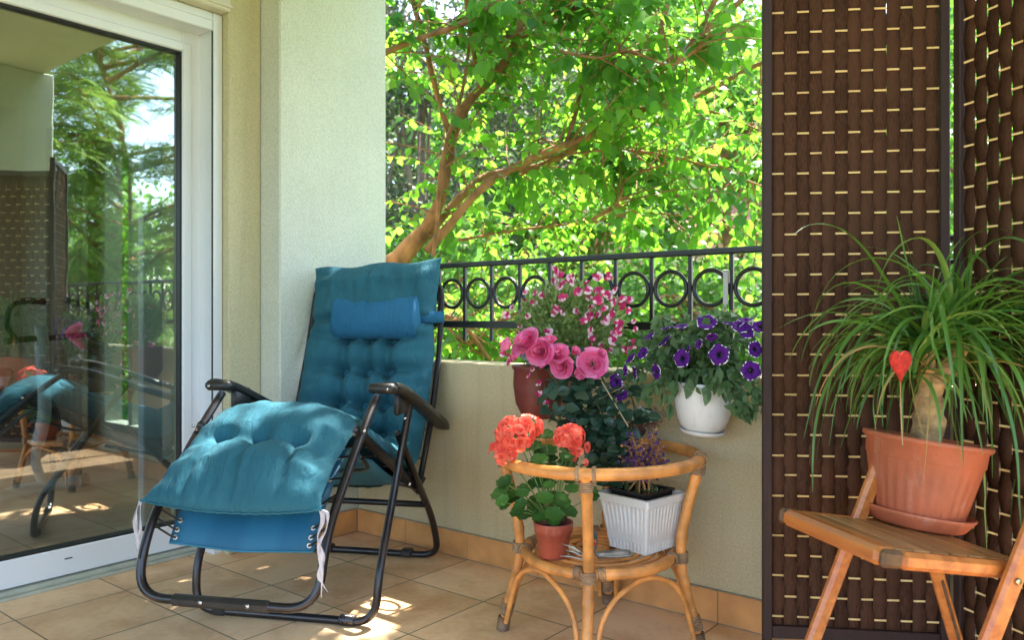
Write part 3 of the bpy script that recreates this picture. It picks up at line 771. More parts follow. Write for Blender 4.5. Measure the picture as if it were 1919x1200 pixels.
def rose(mb,c,n,R,full=1.0):
    Q=orient(n); c=Vector(c)
    for i in range(int(44*full)):
        f=i/44; rr=(.10+.90*f**.8)*R; a=i*2.399+random.uniform(-.2,.2); w_=(.5+.75*f)*R
        h=R*(.62-.40*f)+random.uniform(-.12,.12)*R; open_=f*.75*random.uniform(.6,1.35); rr*=random.uniform(.92,1.08)
        b=len(mb.v); ca,sa=math.cos(a),math.sin(a)
        for j in range(4):
            t_=j/3
            for k in range(5):
                kk=(k-2)/2; ang=kk*w_*.5/(rr*.8+.15*R)*(.45+.55*math.sin(min(1,t_*1.15)*PI*.62))
                rad=rr*(.55+.40*t_)+open_*R*.25*t_*t_+ (.06*R*kk*kk)
                z=-.35*R*(1-t_)+h*t_*(1-.12*kk*kk)-(.20*R*open_*t_**3)
                if t_==1: z-=.03*R*random.random(); rad+=.05*R*(1+open_)
                mb.v.append(c+Q@Vector((rad*math.cos(a+ang),rad*math.sin(a+ang),z)))
        for j in range(3):
            for k in range(4): mb.f.append([b+j*5+k,b+j*5+k+1,b+(j+1)*5+k+1,b+(j+1)*5+k]); mb.m.append(0); mb.sm.append(True)
TOC=Vector(LD(0,-1)).normalized()    # from plants towards the open balcony
def mound_pts(c,rad,n,shell=.55):
    d=rnd_unit(n); r=np.random.uniform(shell,1,(n,1))**.5
    return np.array(c)[None]+d*r*np.array(rad)[None], d
def in_photo(p):
    r=Vector(p)-Vector((0,0,EYE)); D=-r.x*ST+r.y*CT; L=r.x*CT+r.y*ST; return 960+FPX*L/D, HY-FPX*r.z/D

# ---- nemesia in the brown pot
nc=PY(1068,610,2.16)
rad=np.array([.20,.10,.15])
NP=4200
p,d=mound_pts(nc,rad,NP,.1)
p[:,0]+=(p[:,2]-nc.z)*-.12; p[:,1]=np.minimum(p[:,1],2.40)
p=np.array([q for q in p if not (q[2]<.745 and q[1]>YP-.005)])
d=p-np.array([BPc.x+.05,BPc.y,BPc.z+.15]); d=d+np.random.normal(size=d.shape)*.10
nr=rnd_unit(len(p))+np.array([0,-.3,.9])
o=scatter('leaves',T_lance,p,d,nr,np.random.uniform(.014,.032,len(p)),M_nemleaf,T_bp)
st=MB(); root=BPc+Vector((0,0,.152))
fl=MB(); cnt=0
spots=[]
px=[(1040,503),(1050,515),(1047,507),(1070,515),(1066,523),(1076,530),(1085,545),(1122,520),(1144,520),(1105,545),(1118,560),(1135,550),(1150,545),(1155,565),(1162,572),(1150,590),(1165,560),(1175,580),(1000,553),(985,550),(960,580),(985,595),(950,590),(1078,585),(1040,590),(1095,595),(1090,600),(1158,605),(1165,615),(1190,600),(1188,615),(1160,625),(1150,640),(1170,655),(1130,650),(1185,640),(945,660),(960,665),(970,650),(955,675),(990,700),(1000,690),(1010,720),(1020,740),(1012,735),(1028,760),(1105,620),(1060,560),(1112,640),(1140,600),(1130,575),(1112,575),(1100,560),(1020,650),(1178,560)]
for (x,y) in px:
    Y=random.uniform(2.03,2.12) if y<690 else 2.045
    q=PY(x+random.uniform(-4,4),y+random.uniform(-4,4),Y); spots.append(q)
for i in range(42):
    u=rnd_unit(1)[0]; q=Vector(nc)+Vector((u[0]*rad[0]*1.02,-abs(u[1])*rad[1]*1.05,u[2]*rad[2]*1.02)); spots.append(q)
for q in spots:
    n=Vector((random.uniform(-1,1),-1+random.uniform(-.2,.8),random.uniform(-.3,1)))
    n=(n+(Vector((0,0,EYE))-q).normalized()*.6)
    nem_flower(T_bp,q,n,random.uniform(.010,.0175))
    if random.random()<.55:
        m_=root.lerp(q,.55)+Vector((random.uniform(-.02,.02),0,.03)); st.tube([root+Vector((random.uniform(-.05,.05),random.uniform(-.04,.04),0)),m_,q],.0009,4)
st.build('stems',M_stem,T_bp)

# ---- petunias in the white pot
pc=HPc+Vector((0,0,.165))
st=MB(); lp=[];ld=[];ls=[]
ends=[(1165,650),(1180,700),(1200,640),(1225,690),(1150,720),(1240,640),(1260,620),(1290,600),(1330,590),(1370,600),(1400,610),(1415,650),(1410,690),(1390,740),(1400,780),(1420,770),(1435,700),(1290,650),(1320,670),(1350,690),(1280,700),(1250,720),(1270,740),(1215,740),(1345,640),(1378,660),(1300,720),(1340,720),(1380,700),(1430,640),(1240,600),(1365,590),(1450,740),(1195,670),(1310,625),(1245,665),(1262,690),(1232,655),(1330,610),(1400,720),(1385,760),(1295,690)]
for (x,y) in ends:
    Yv=random.uniform(2.02,2.10)
    q=PY(x,y,Yv); r0=pc+Vector((random.uniform(-.05,.05),random.uniform(-.05,.03),-.04))
    mid=r0.lerp(q,.5)+Vector((0,-.02,.05+.02*random.random()))
    path=spline([r0,mid,q],7); st.tube(path,.0016,5)
    for i in range(2,len(path)):
        for k in range(3):
            lp.append(path[i]+Vector(np.random.normal(size=3)*.008)); dd=Vector(np.random.normal(size=3))+(path[i]-path[i-1]).normalized()*.6+Vector((0,-.4,-.35)); ld.append(dd); ls.append(random.uniform(.020,.043))
for (x,y) in [(1385,770),(1398,790),(1410,780),(1420,750),(1375,735),(1365,745),(1230,735),(1205,745),(1265,735),(1245,760),(1255,775),(1290,735),(1330,745),(1352,735),(1345,712),(1275,712),(1305,712),(1320,718)]:
    for k in range(3):
        lp.append(PY(x+random.uniform(-6,6),y-18+random.uniform(-8,8),2.04 if 1262<x<1372 else 2.09)); ld.append(Vector((random.uniform(-.3,.3),-.25,-1))); ls.append(random.uniform(.030,.046))
nr=rnd_unit(len(lp))*.7+np.array([-.1,-.9,.7])
scatter('leaves',T_ovate,np.array([tuple(q) for q in lp]),np.array([tuple(q) for q in ld]),nr,ls,M_petleaf,T_hp)
st.build('stems',M_stem,T_hp)
fl=MB()
for (x,y,R,n) in [(1348,665,.031,(0,-1,.1)),(1278,672,.028,(-.3,-1,.1)),(1325,604,.030,(.2,-.5,.9)),(1230,697,.024,(-.7,-.8,-.1)),(1190,698,.023,(-.9,-.4,-.2)),(1155,716,.027,(-.4,-1,-.2)),(1166,742,.022,(.9,-.2,-.8)),(1182,672,.020,(-.6,-.4,.6)),(1246,640,.026,(-.7,-.2,.7)),(1277,612,.022,(-.2,0,1)),(1388,612,.027,(.3,-.3,.9)),(1408,695,.028,(.5,-.8,-.1)),(1400,620,.024,(.8,-.5,.4)),(1250,615,.020,(-.3,.1,1)),(1365,606,.018,(0,.2,1)),(1335,632,.018,(.2,-.2,-.7)),(1416,655,.024,(.9,-.4,.1)),(1310,645,.016,(-.5,-.4,.3)),(1398,600,.02,(0,0,1)),(1290,655,.014,(-.9,-.4,.3)),(1205,662,.021,(-.4,-.6,.5)),(1172,695,.019,(-.8,-.6,.1)),(1218,630,.018,(-.5,-.3,.8)),(1425,612,.024,(.2,-.4,.8))]:
    q=PY(x,y,2.00 if x>1255 else 2.01)
    fl=MB(); petunia(fl,q,(Vector(n)+(Vector((0,0,EYE))-q).normalized()*.35),R); fl.build('flower',[M_petunia,M_pet_rim,M_pet_eye],T_hp)

# ---- rosebush in the white planter
base=Mw@Vector((-.045,.045,.12))
canes=[[base,P(1160,850,2.33),P(1120,760,2.36),P(1065,690,2.38),P(1030,660,2.38)],
       [base+Vector((.02,0,0)),P(1172,840,2.34),P(1150,760,2.36),P(1125,700,2.37),P(1110,680,2.37)],
       [base,P(1140,880,2.35),P(1090,800,2.38),P(1060,740,2.40),P(1000,660,2.40)],
       [base,P(1150,870,2.36),P(1130,820,2.40),P(1085,700,2.42),P(1050,680,2.39)],
       [base+Vector((.01,.01,0)),P(1178,820,2.36),P(1190,770,2.40),P(1175,720,2.41)]]
cm=MB(); lp=[];ld=[];ls=[]
for c_ in canes:
    s_=spline(c_,8); cm.tube(s_,[.0038-.0018*i/len(s_) for i in range(len(s_))],6)
    for i in range(5,len(s_)-2):
        if random.random()<.85:
            dr=Vector((random.uniform(-1,1),random.uniform(-1,.3),random.uniform(-.3,.6))).normalized(); e=s_[i]+dr*.05
            cm.tube([s_[i],e],.001,4)
            for k,sg in ((0,0),(1,1),(1,-1),(2,1),(2,-1)):
                b_=s_[i].lerp(e,1-.38*k) if k else e
                sd=dr.cross(Vector((0,0,1))).normalized()*sg
                lp.append(tuple(b_)); ld.append(tuple(dr*(.6 if sg else 1)+sd+Vector((0,0,-.15)))); ls.append(random.uniform(.034,.05))
for (x,y) in [(1045,750),(1060,770),(1100,775),(1130,790),(1110,795),(1085,750),(1120,830),(1160,790),(1050,800),(1075,740),(1140,770),(1100,815),(1175,810),(1150,845),(1120,860),(1145,880),(1170,880),(1095,725),(1130,735),(1030,780),(1190,830),(1125,905),(1150,905),(1040,730),(1115,760),(1145,812),(1068,795),(1088,835),(1165,860)]:
    for k in range(4):
        lp.append(tuple(P(x+random.uniform(-14,14),y+random.uniform(-14,14),2.36+random.uniform(-.05,.06)))); ld.append(tuple(np.random.normal(size=3)+np.array([0,0,-.3]))); ls.append(random.uniform(.034,.056))
nr=rnd_unit(len(lp))*.7+np.array([.1,-.8,.9])
scatter('rose_leaves',leaf_tmpl(.66,(0,.72,.95,1,.8,.48,0),.15,.15,.04),lp,ld,nr,ls,M_roseleaf,T_wp)
# bamboo stakes
cm.build('rose_canes',M_cane,T_wp)
MB().tube([P(1178,800,2.3),P(1128,715,2.3)],.0018,6).tube([P(1112,755,2.32),P(1140,740,2.32),P(1168,725,2.31)],.0014,6).build('support_stick',mat('pale_stick',(.55,.42,.28),.7,.2,30),T_wp)
rs=MB()
for (x,y,R,n,fu) in [(985,641,.046,(-.4,-.6,.7),1),(1012,660,.042,(.1,-1,.25),1),(1045,664,.040,(.2,-.5,.8),.9),(1053,688,.040,(.2,-1,-.05),.9),(1110,681,.048,(.5,-.9,.3),1),(950,648,.034,(-1,-.2,.3),.7),(1078,660,.026,(.5,-.3,.5),.45),(1030,640,.030,(.1,-.3,.9),.7),(1088,700,.028,(.1,-1,-.3),.6),(966,668,.022,(-.7,-.6,-.2),.4),(1128,664,.024,(.9,-.4,.4),.5)]:
    q=P(x,y,2.33); rs=MB(); R*=random.uniform(.82,.95); rose(rs,q,Vector(n)+(Vector((0,0,EYE))-q).normalized()*.3,R,fu); rs.build('rose_bloom',M_rose,T_wp)

# ---- geranium
root=GP+Vector((0,0,.082)); st=MB(); fl=MB()
for (x,y,R,nn) in [(968,814,.050,46),(944,846,.034,20),(988,802,.034,16),(1068,820,.036,34),(1085,838,.024,12)]:
    c_=P(x,y,2.12); fl=MB()
    st.tube(spline([root,root.lerp(c_,.5)+Vector((0,-.01,.02)),c_],6),.0022,6)
    for k in range(nn):
        u=Vector(rnd_unit(1)[0]); 
        if u.dot(TOC+Vector((0,0,.6)))<-.35: u=-u
        q=c_+Vector((u.x*R,u.y*R,u.z*R*.85)); st.tube([c_,q],.0008,4)
        five(fl,q,u+TOC*.3,random.uniform(.013,.018),0,random.uniform(.1,.6),1,5,.92)
    fl.build('flower_head',[M_ger,M_gereye],T_ger)
for (x,y) in [(1078,860),(1100,868)]: fl=MB(); five(fl,P(x,y,2.12),(0,-1,.2),.010,0,.8); fl.build('flower_bud',M_ger,T_ger)
lp=[];ld=[];nr=[];ls=[]
for (x,y) in [(1000,840),(1020,855),(1035,845),(1055,855),(1010,870),(985,880),(1040,880),(1065,875),(950,905),(965,930),(945,950),(985,920),(1010,910),(1035,905),(1060,900),(1075,915),(1000,945),(1025,940),(1050,935),(1030,965),(1010,975),(1060,955),(975,955),(1048,975),(1070,840),(1002,825),(1110,925),(940,925),(995,965),(1020,890),(1042,925),(1030,825)]:
    for k in range(2):
        q=P(x+random.uniform(-9,9),y+random.uniform(-9,9),2.165+random.uniform(-.06,.05))
        n=(q-root); n.z+=.08; n=n.normalized()+Vector((0,0,.5))+TOC*.5
        lp.append(tuple(q)); nr.append(tuple(n)); ld.append(tuple(Vector(n).orthogonal()+Vector(np.random.normal(size=3)*.3))); ls.append(random.uniform(.018,.030))
        if k==0: st.tube(spline([root,root.lerp(q,.5)+Vector((0,0,.012)),q],4),.0013,5)
scatter('leaves',T_gerleaf,lp,ld,nr,ls,M_gerleaf,T_ger); st.build('stems',M_stem,T_ger)

# ---- dry purple plant in the tray
root=Mn@Vector((0,0,.035)); st=MB(); pp=[];pd=[];psz=[]
for (x,y) in [(1178,838),(1185,820),(1200,850),(1222,818),(1215,835),(1235,845),(1243,860),(1168,860),(1192,875),(1208,860),(1248,872),(1225,850)]:
    q=P(x,y,2.25+random.uniform(-.03,.04)); r0=root+Vector((random.uniform(-.035,.035),random.uniform(-.03,.03),0))
    path=spline([r0,r0.lerp(q,.5)+Vector((random.uniform(-.008,.008),0,.01)),q],8); st.tube(path,[.0034-.0018*i/len(path) for i in range(len(path))],6)
    for i in range(7,len(path)):
        for k in range(5):
            dr=Vector(rnd_unit(1)[0]); e=path[i]+dr*random.uniform(.008,.018); st.tube([path[i],e],.0009,4)
            for _ in range(2): pp.append(tuple(e+Vector(np.random.normal(size=3)*.003))); pd.append(tuple(dr)); psz.append(random.uniform(.006,.011))
st.build('stalks',M_dry,T_np)
pk=np.array([1 if random.random()<.72 else 0 for _ in pp])
scatter('florets',T_petal,pp,pd,rnd_unit(len(pp)),psz,[M_dry,M_pur],T_np,mi=pk)
sm=[]; 
for k in range(26):
    sm.append(tuple(root+Vector((random.uniform(-.05,.05),random.uniform(-.05,.05),.006))))
scatter('low_leaves',T_ovate,sm,rnd_unit(26)+np.array([0,0,.3]),rnd_unit(26)+np.array([0,-.3,1]),np.random.uniform(.016,.03,26),M_petleaf,T_np)
# dusty red spray behind, growing from the same tray
st=MB(); pp=[]
for (x,y) in [(1160,790),(1170,805),(1195,795),(1210,790),(1225,782),(1240,775),(1215,775),(1235,790),(1200,805),(1180,785),(1244,768),(1150,775),(1190,778)]:
    q=P(x,y,2.40); r0=root+Vector((.0,.03,0)); path=spline([r0,P(1185,835,2.36),q],6); st.tube(path,.0008,4)
    for i in range(6,len(path)):
        for k in range(9):
            e=path[i]+Vector(np.random.normal(size=3)*.010); pp.append(tuple(e)); st.tube([path[i],e],.0005,3)
st.build('spray_stems',mat('dusty_stem',(.22,.09,.08),.8,.2,30),T_np)
scatter('spray_buds',T_petal,pp,rnd_unit(len(pp)),rnd_unit(len(pp)),np.random.uniform(.003,.006,len(pp)),M_dusty,T_np)

# ------------------------------------------------------------------ hand tools on the shelf
M_steel=mat('dull_steel',(.38,.38,.38),.35,.3,40,.1,200,metal=.8); M_grip=mat('dark_green_grip',(.015,.05,.035),.45,.2,30); M_ora=mat('orange_collar',(.65,.12,.03),.4,.1,10)
zt=.268
c0=P(1112,1000,2.09); 
t=thing('garden_trowel','small garden trowel with dark green grip leaning on the rattan shelf beside the red pot','trowel',tuple(PZ(1150,1050,zt)))
bl=MB(); A_=PZ(1120,1052,zt); B_=PZ(1185,1048,zt+.002); ax=(B_-A_).normalized(); sd=ax.cross(Vector((0,0,1))).normalized()
for i in range(9):
    q=i/8; w_=.026*(.75+.35*math.sin(q*PI*.75)) if i<8 else .017
    for k in range(7):
        kk=(k-3)/3; bl.v.append(A_.lerp(B_,q)+sd*w_*kk+Vector((0,0,.011*(kk*kk)+.007)))
for i in range(8):
    for k in range(6): bl.f.append([i*7+k,i*7+k+1,(i+1)*7+k+1,(i+1)*7+k]); bl.m.append(0); bl.sm.append(True)
o=bl.build('blade',M_steel,t); md=o.modifiers.new('thick','SOLIDIFY'); md.thickness=.0015
nk=A_+Vector((0,0,.010)); h0=P(1112,1022,2.06); h1=P(1108,1000,2.09); h2=P(1107,985,2.12)
MB().tube([nk+ax*.01,nk-ax*.006+Vector((0,0,.008)),h0],.0035,8).build('neck',M_steel,t)
MB().tube([h0,h0.lerp(h1,.3)],.0095,12).build('collar',M_ora,t)
MB().tube(spline([h0.lerp(h1,.3),h1,h2],6),[.0085,.010,.0105,.0105,.0105,.0105,.0105,.0105,.0105,.010,.009,.0085,.006],12).build('grip',M_grip,t)
t=thing('hand_fork','small three-pronged hand fork lying on the rattan shelf beside the red pot','hand fork',tuple(PZ(1080,1045,zt)))
tn=MB()
for (a,b2) in (((1053,1020),(1092,1037)),((1050,1043),(1092,1049)),((1060,1032),(1092,1043))):
    p0=P(*a,2.06); p1=P(*b2,2.055); tn.tube([p0,p0.lerp(p1,.5)+Vector((0,0,.003)),p1],[.0012,.0024,.0026],6)
q0=P(1092,1043,2.055); tn.tube([q0,P(1108,1040,2.06)],.004,8); tn.build('tines',M_steel,t)
MB().tube([P(1106,1041,2.06),P(1113,1024,2.09),P(1114,1002,2.15)],[.0085,.0105,.0085],12).build('grip',mat('grey_grip',(.09,.10,.09),.5,.2,30),t)
# ------------------------------------------------------------------ wooden folding chair
def woodmat(name,c1,c2,rough=.35,ang=None):
    m,nt,b=newmat(name); tc=N(nt,'ShaderNodeTexCoord'); mp=N(nt,'ShaderNodeMapping')
    mp.inputs['Scale'].default_value=(1.5,22,22)
    nt.links.new(tc.outputs['Object'],mp.inputs[0])
    n1=N(nt,'ShaderNodeTexNoise'); n1.inputs['Scale'].default_value=2.2; n1.inputs['Detail'].default_value=6; n1.inputs['Distortion'].default_value=.5; nt.links.new(mp.outputs[0],n1.inputs[0])
    g=N(nt,'ShaderNodeNewGeometry')
    a=N(nt,'ShaderNodeMath',operation='MULTIPLY_ADD'); nt.links.new(g.outputs['Random Per Island'],a.inputs[0]); a.inputs[1].default_value=.25; nt.links.new(n1.outputs[0],a.inputs[2])
    r=ramp(nt,[(.35,c1),(.85,c2)],a.outputs[0]); nt.links.new(r.outputs[0],b.inputs['Base Color'])
    b.inputs['Roughness'].default_value=rough; b.inputs['Coat Weight'].default_value=.25; b.inputs['Coat Roughness'].default_value=.25
    bp=N(nt,'ShaderNodeBump'); bp.inputs['Strength'].default_value=.15; bp.inputs['Distance'].default_value=.002; nt.links.new(n1.outputs[0],bp.inputs['Height']); nt.links.new(bp.outputs[0],b.inputs['Normal'])
    return m
M_wood=woodmat('varnished_wood',(.40,.105,.022),(.70,.25,.055))
M_woodg=woodmat('weathered_slat',(.28,.12,.04),(.52,.28,.11),.4)
M_endg=mat('dark_end_grain',(.12,.06,.025),.6,.3,60)
ZS=.505
A_=PZ(1460,950,ZS); F_=PZ(1655,1030,ZS)
e1=(F_-A_); WC=e1.length; e1.normalize(); e2h=Vector((0,0,1)).cross(e1); 
if e2h.dot(LD(1,0))<0: e2h=-e2h
e2=(e2h*math.cos(math.radians(8.6))+Vector((0,0,-1))*math.sin(math.radians(8.6))).normalized(); nS=e1.cross(e2)
if nS.z<0: nS=-nS
DC=.335
MS=Matrix.Identity(4)
for i,c in enumerate((e1,e2,nS)): 
    for k in range(3): MS[k][i]=c[k]
for k in range(3): MS[k][3]=A_[k]
# chair object axes follow its width
rzc=math.atan2(e1.y,e1.x); base=A_.copy(); base.z=0
t=thing('folding_chair','varnished wooden folding chair with slatted seat holding the terracotta pot','chair',tuple(base),rzc); T_fc=t
def fix(mb):   # keep faces outward if the seat frame is mirrored
    return mb
fr=MB(); fr.box((.014,0,-.034),(WC-.014,.046,0),bev=.009,M=MS)
fr.build('seat_nosing',M_wood,t)
for q in ((-.004,.0138),(WC-.0138,WC+.004)): MB().box((q[0],.001,-.033),(q[1],.045,-.001),bev=.006,M=MS).build('end_cap',M_endg,t)
for x in (-.002,WC-.024):
    MB().box((x,.0465,-.035),(x+.026,DC,-.003),bev=.008,M=MS).build('side_rail',M_wood,t)
sl_=MB(); y=.0485; 
while y<DC-.02:
    w_=.036; sl_.box((.0245,y,-.016),(WC-.0245,y+w_,-.002-random.uniform(0,.001)),bev=.002,M=MS); y+=w_+.0055
sl_.build('seat_slats',M_woodg,t)
def PV(x,y,p,n):
    d=P(x,y,1)-Vector((0,0,EYE)); o=Vector((0,0,EYE)); return o+d*((p-o).dot(n)/d.dot(n))
def bar(p0,p1,w_,th,face,name,m,groove=False,bolt=None):
    ax=(p1-p0); L=ax.length; ax.normalize(); f=face-ax*face.dot(ax); f.normalize(); s_=ax.cross(f)
    M=Matrix.Identity(4)
    for i,c in enumerate((ax,s_,f)):
        for k in range(3): M[k][i]=c[k]
    for k in range(3): M[k][3]=p0[k]
    mb=MB(); mb.box((0,-w_/2,-th/2),(L,w_/2,th/2),bev=.007,M=M)
    o=mb.build(name,m,t)
    if groove: MB().box((L*.28,-.004,th/2-.001),(L*.88,.004,th/2+.0006),M=M).build('slot',M_endg,o)
    return o
H1=e1.copy()
pn=F_+H1*.018; pf=A_+H1*.020
a=PV(1855,1199,pn,H1); b=PV(1904,1072,pn,H1); d=(b-a)/(b.z-a.z)
bar(a-d*a.z, a+d*(.66-a.z),.040,.022,H1,'upright',M_wood)
bolt=PV(1908,1091,pn+H1*.012,H1)
MB().lathe([(0,.0),(.0065,.0),(.0065,.002),(.004,.004),(0,.0045)],14,Matrix.Translation(bolt)@H1.to_track_quat('Z','Y').to_matrix().to_4x4()).build('bolt',mat('brass_bolt',(.55,.45,.28),.3,.1,10,metal=1),t)
a=PV(1525,1197,pf,H1); b=PV(1583,1043,pf,H1); d=(b-a)/(b.z-a.z)
bar(a-d*a.z, a+d*(.60-a.z),.034,.022,H1,'upright',M_wood)
pr=A_+H1*.050
a=PV(1757,1077,pr,H1); b=PV(1791,1197,pr,H1); d=(a-b)/(a.z-b.z)
bar(b-d*b.z, a+d*.035,.032,.020,H1,'leg',M_wood,True)
off=H1*(WC-.075)
bar(b-d*b.z+off, a+d*.02+off,.032,.020,H1,'leg',M_wood)
q0=b-d*b.z+d*.06; bar(q0+H1*.011,q0+off-H1*.011,.022,.014,Vector((0,0,1)),'stretcher',M_wood)
a=PV(1525,1197,pf,H1); b_=PV(1583,1043,pf,H1); d=(b_-a)/(b_.z-a.z); q0=a+d*(.10-a.z)
a=PV(1855,1199,pn,H1); b_=PV(1904,1072,pn,H1); d=(b_-a)/(b_.z-a.z); q1=a+d*(.10-a.z)
bar(q0+(q1-q0).normalized()*.013,q1-(q1-q0).normalized()*.013,.024,.014,Vector((0,0,1)),'stretcher',M_wood)

# ------------------------------------------------------------------ terracotta pot, saucer, ponytail palm
def on_seat(x,y):
    d=P(x,y,1)-Vector((0,0,EYE)); o=Vector((0,0,EYE)); return o+d*((A_-o).dot(nS)/d.dot(nS))
SCc=on_seat(1717,984)
Mp=Matrix.Identity(4)
zx=nS; xx=e1-zx*e1.dot(zx); xx.normalize(); yy=zx.cross(xx)
for i,c in enumerate((xx,yy,zx)):
    for k in range(3): Mp[k][i]=c[k]
for k in range(3): Mp[k][3]=SCc[k]
Dp=-SCc.x*ST+SCc.y*CT; S_=Dp/FPX     # metres per reading unit there
print('pot depth',Dp,'WC',WC)
t=thing('saucer','brick coloured plastic saucer under the large pot on the wooden seat','saucer',tuple(SCc))
Ro=.5*196*S_
MB().lathe([(0,.001),(Ro*.78,.001),(Ro*.84,.005),(Ro*.96,.024),(Ro,.030),(Ro*1.0,.034),(Ro*.97,.034),(Ro*.93,.028),(Ro*.82,.008),(0,.006)],56,Mp).build('saucer_dish',M_terra,t)
t=thing('terracotta_pot','large ribbed terracotta-coloured pot holding a ponytail palm on the wooden chair','plant pot',tuple(SCc)); T_pp=t
Rt=.5*223*S_; Rb=.5*152*S_; Hp=150*S_*1.09
MB().lathe([(0,.009),(Rb*.95,.009),(Rb,.013),(Rb+(Rt*.90-Rb)*.55,Hp*.45),(Rt*.895,Hp*.745),(Rt*.90,Hp*.75),(Rt*.915,Hp*.76),(Rt*.93,Hp*.92),(Rt*.985,Hp*.945),(Rt,Hp*.965),(Rt*.995,Hp),(Rt*.94,Hp),(Rt*.88,Hp*.93),(Rt*.86,Hp*.86)],120,Mp,flute=.0040,fl_n=30,fl_rng=(.012,Hp*.60)).build('pot',M_terra,t)
MB().lathe([(Rt*.875,Hp*.89),(Rt*.4,Hp*.91),(0,Hp*.905)],32,Mp).build('soil',M_soil,t)
def PT(x,y,dd=0): return P(x,y,Dp+dd)
# trunk
M_trunk=mat('palm_trunk_bark',(.46,.27,.12),.85,.5,26,.9,45,stretch=(1,1,1.6))
t2=thing('ponytail_palm','ponytail palm with swollen forked trunk and long drooping grassy leaves in the terracotta pot','plant',tuple(Mp@Vector((0,0,Hp*.9)))); T_palm=t2
tr=MB()
b0=Mp@Vector((0,0,Hp*.87))
p1=[b0+Vector((0,0,-.01)),b0+Vector((0,0,.02)),PT(1742,775),PT(1743,740),PT(1752,712),PT(1768,690)]
tr.tube(spline(p1,6),[.034]*6+[.035]*6+[.029]*6+[.025]*6+[.023]*6+[.020],18)
H_1=PT(1800,640,-.01); H_2=PT(1735,655,-.03); H_3=PT(1712,700,-.05)
tr.tube(spline([PT(1752,712),PT(1785,680),H_1],6),[.024]*6+[.019]*6+[.016],14)
tr.tube(spline([PT(1748,730),PT(1738,700),H_2],6),[.024]*6+[.019]*6+[.015],14)
for v in tr.v:
    k=noise.noise(v*55)*.0035+noise.noise(v*20)*.006; c_=b0.lerp(PT(1760,690),max(0,min(1,(v.z-b0.z)/.16))); dv=(v-c_); dv.z=0
    if dv.length>.004: v+=dv.normalized()*k
o=tr.build('trunk',M_trunk,t2)
M_palm=leafmat('palm_leaf',[(.05,.13,.02),(.09,.23,.03),(.16,.34,.05),(.06,.17,.025),(.27,.42,.09)],.35,.3,spec=.6)
M_palmdry=leafmat('dry_palm_leaf',[(.42,.24,.08),(.50,.34,.12),(.30,.26,.07)],.6,.3)
def ribbon(mb,p0,d0,L,w_,grav,side,n=16,mi=0,stiff=.35,twist=0):
    p=Vector(p0); d=Vector(d0).normalized(); st=L/n; b=len(mb.v); tw=random.uniform(-.6,.6); wob=Vector(rnd_unit(1)[0])
    for i in range(n+1):
        t_=i/n
        s_=d.cross(Vector((0,0,1)))
        if s_.length<.05: s_=d.cross(Vector(side))
        s_.normalize(); up=s_.cross(d)
        ang=tw*t_+twist*t_; s2=s_*math.cos(ang)+up*math.sin(ang); u2=-s_*math.sin(ang)+up*math.cos(ang)
        ww=w_*(.65+.35*min(1,t_*6))*(1-t_**2.2)*.5+.0004
        mb.v+= [p-s2*ww+u2*ww*.5, p.copy(), p+s2*ww+u2*ww*.5]
        d=(d+Vector((0,0,-grav*st*(stiff+t_*1.6)))).normalized(); d=(d+wob*.05+Vector(rnd_unit(1)[0])*.03).normalized(); p=p+d*st
    for i in range(n):
        for k in (0,1):
            mb.f.append([b+i*3+k,b+(i+1)*3+k,b+(i+1)*3+k+1,b+i*3+k+1]); mb.m.append(mi); mb.sm.append(True)
lf=MB()
for H,nn,Lr in ((H_1,190,(.24,.52)),(H_2,170,(.22,.47)),(H_3,44,(.16,.34))):
    for i in range(nn):
        az=random.uniform(0,2*PI); el=math.radians(random.choice([random.uniform(40,80),random.uniform(10,60),random.uniform(-25,30)]))
        d=Vector((math.cos(az)*math.cos(el),math.sin(az)*math.cos(el),math.sin(el)))
        if d.dot(LD(-.1,-1))>.35 and el<.9 and random.random()<.75: continue
        L=random.uniform(*Lr)*(.75 if el<.4 else 1)
        if d.dot(LD(1,0))>.2: L*=1.4
        if el>1.0: L*=.68
        if Vector(d).dot(LD(0,1))>.35: L*=.72       # shorter where the screen stands close
        ribbon(lf,H+Vector(rnd_unit(1)[0])*.012,d,L,random.uniform(.0040,.0120),random.uniform(5.5,13),(1,0,0),16,0,random.uniform(.2,.5),random.uniform(-1.5,1.5))
# a few readable long leaves
for (x,y,dx,dz,L,g_) in [(1770,650,-.25,1,.44,8.5),(1780,650,-.05,1,.42,9.5),(1800,640,.35,1,.42,8.5),(1740,650,-.8,.8,.5,4.6),(1730,655,-1,.55,.52,4.2),(1735,650,-.9,.35,.42,4),(1800,630,.8,.8,.5,5),(1775,650,-.45,1,.42,8.0),(1790,640,.1,1,.36,9.5),(1785,640,-.15,.8,.45,8),(1760,650,-.3,.9,.45,8),(1800,635,.5,1,.45,7),(1795,630,.2,.7,.42,9),(1745,655,-.6,1,.42,8),(1810,640,.7,.6,.5,7),(1800,645,.9,.9,.5,8),(1770,650,.0,.7,.45,10),(1805,640,.4,.4,.42,9),(1815,640,.9,.5,.66,5.5),(1820,645,.7,.3,.62,6),(1820,640,.8,.2,.60,7),(1815,645,1,.7,.7,5),(1820,650,.6,.1,.55,8),(1815,640,.75,.6,.68,6.5)]:
    ribbon(lf,PT(x,y,-.03),LD(dx,-.35,dz),L,random.uniform(.011,.016),g_,(1,0,0),22)
lf.build('leaves',M_palm,t2)
dl=MB()
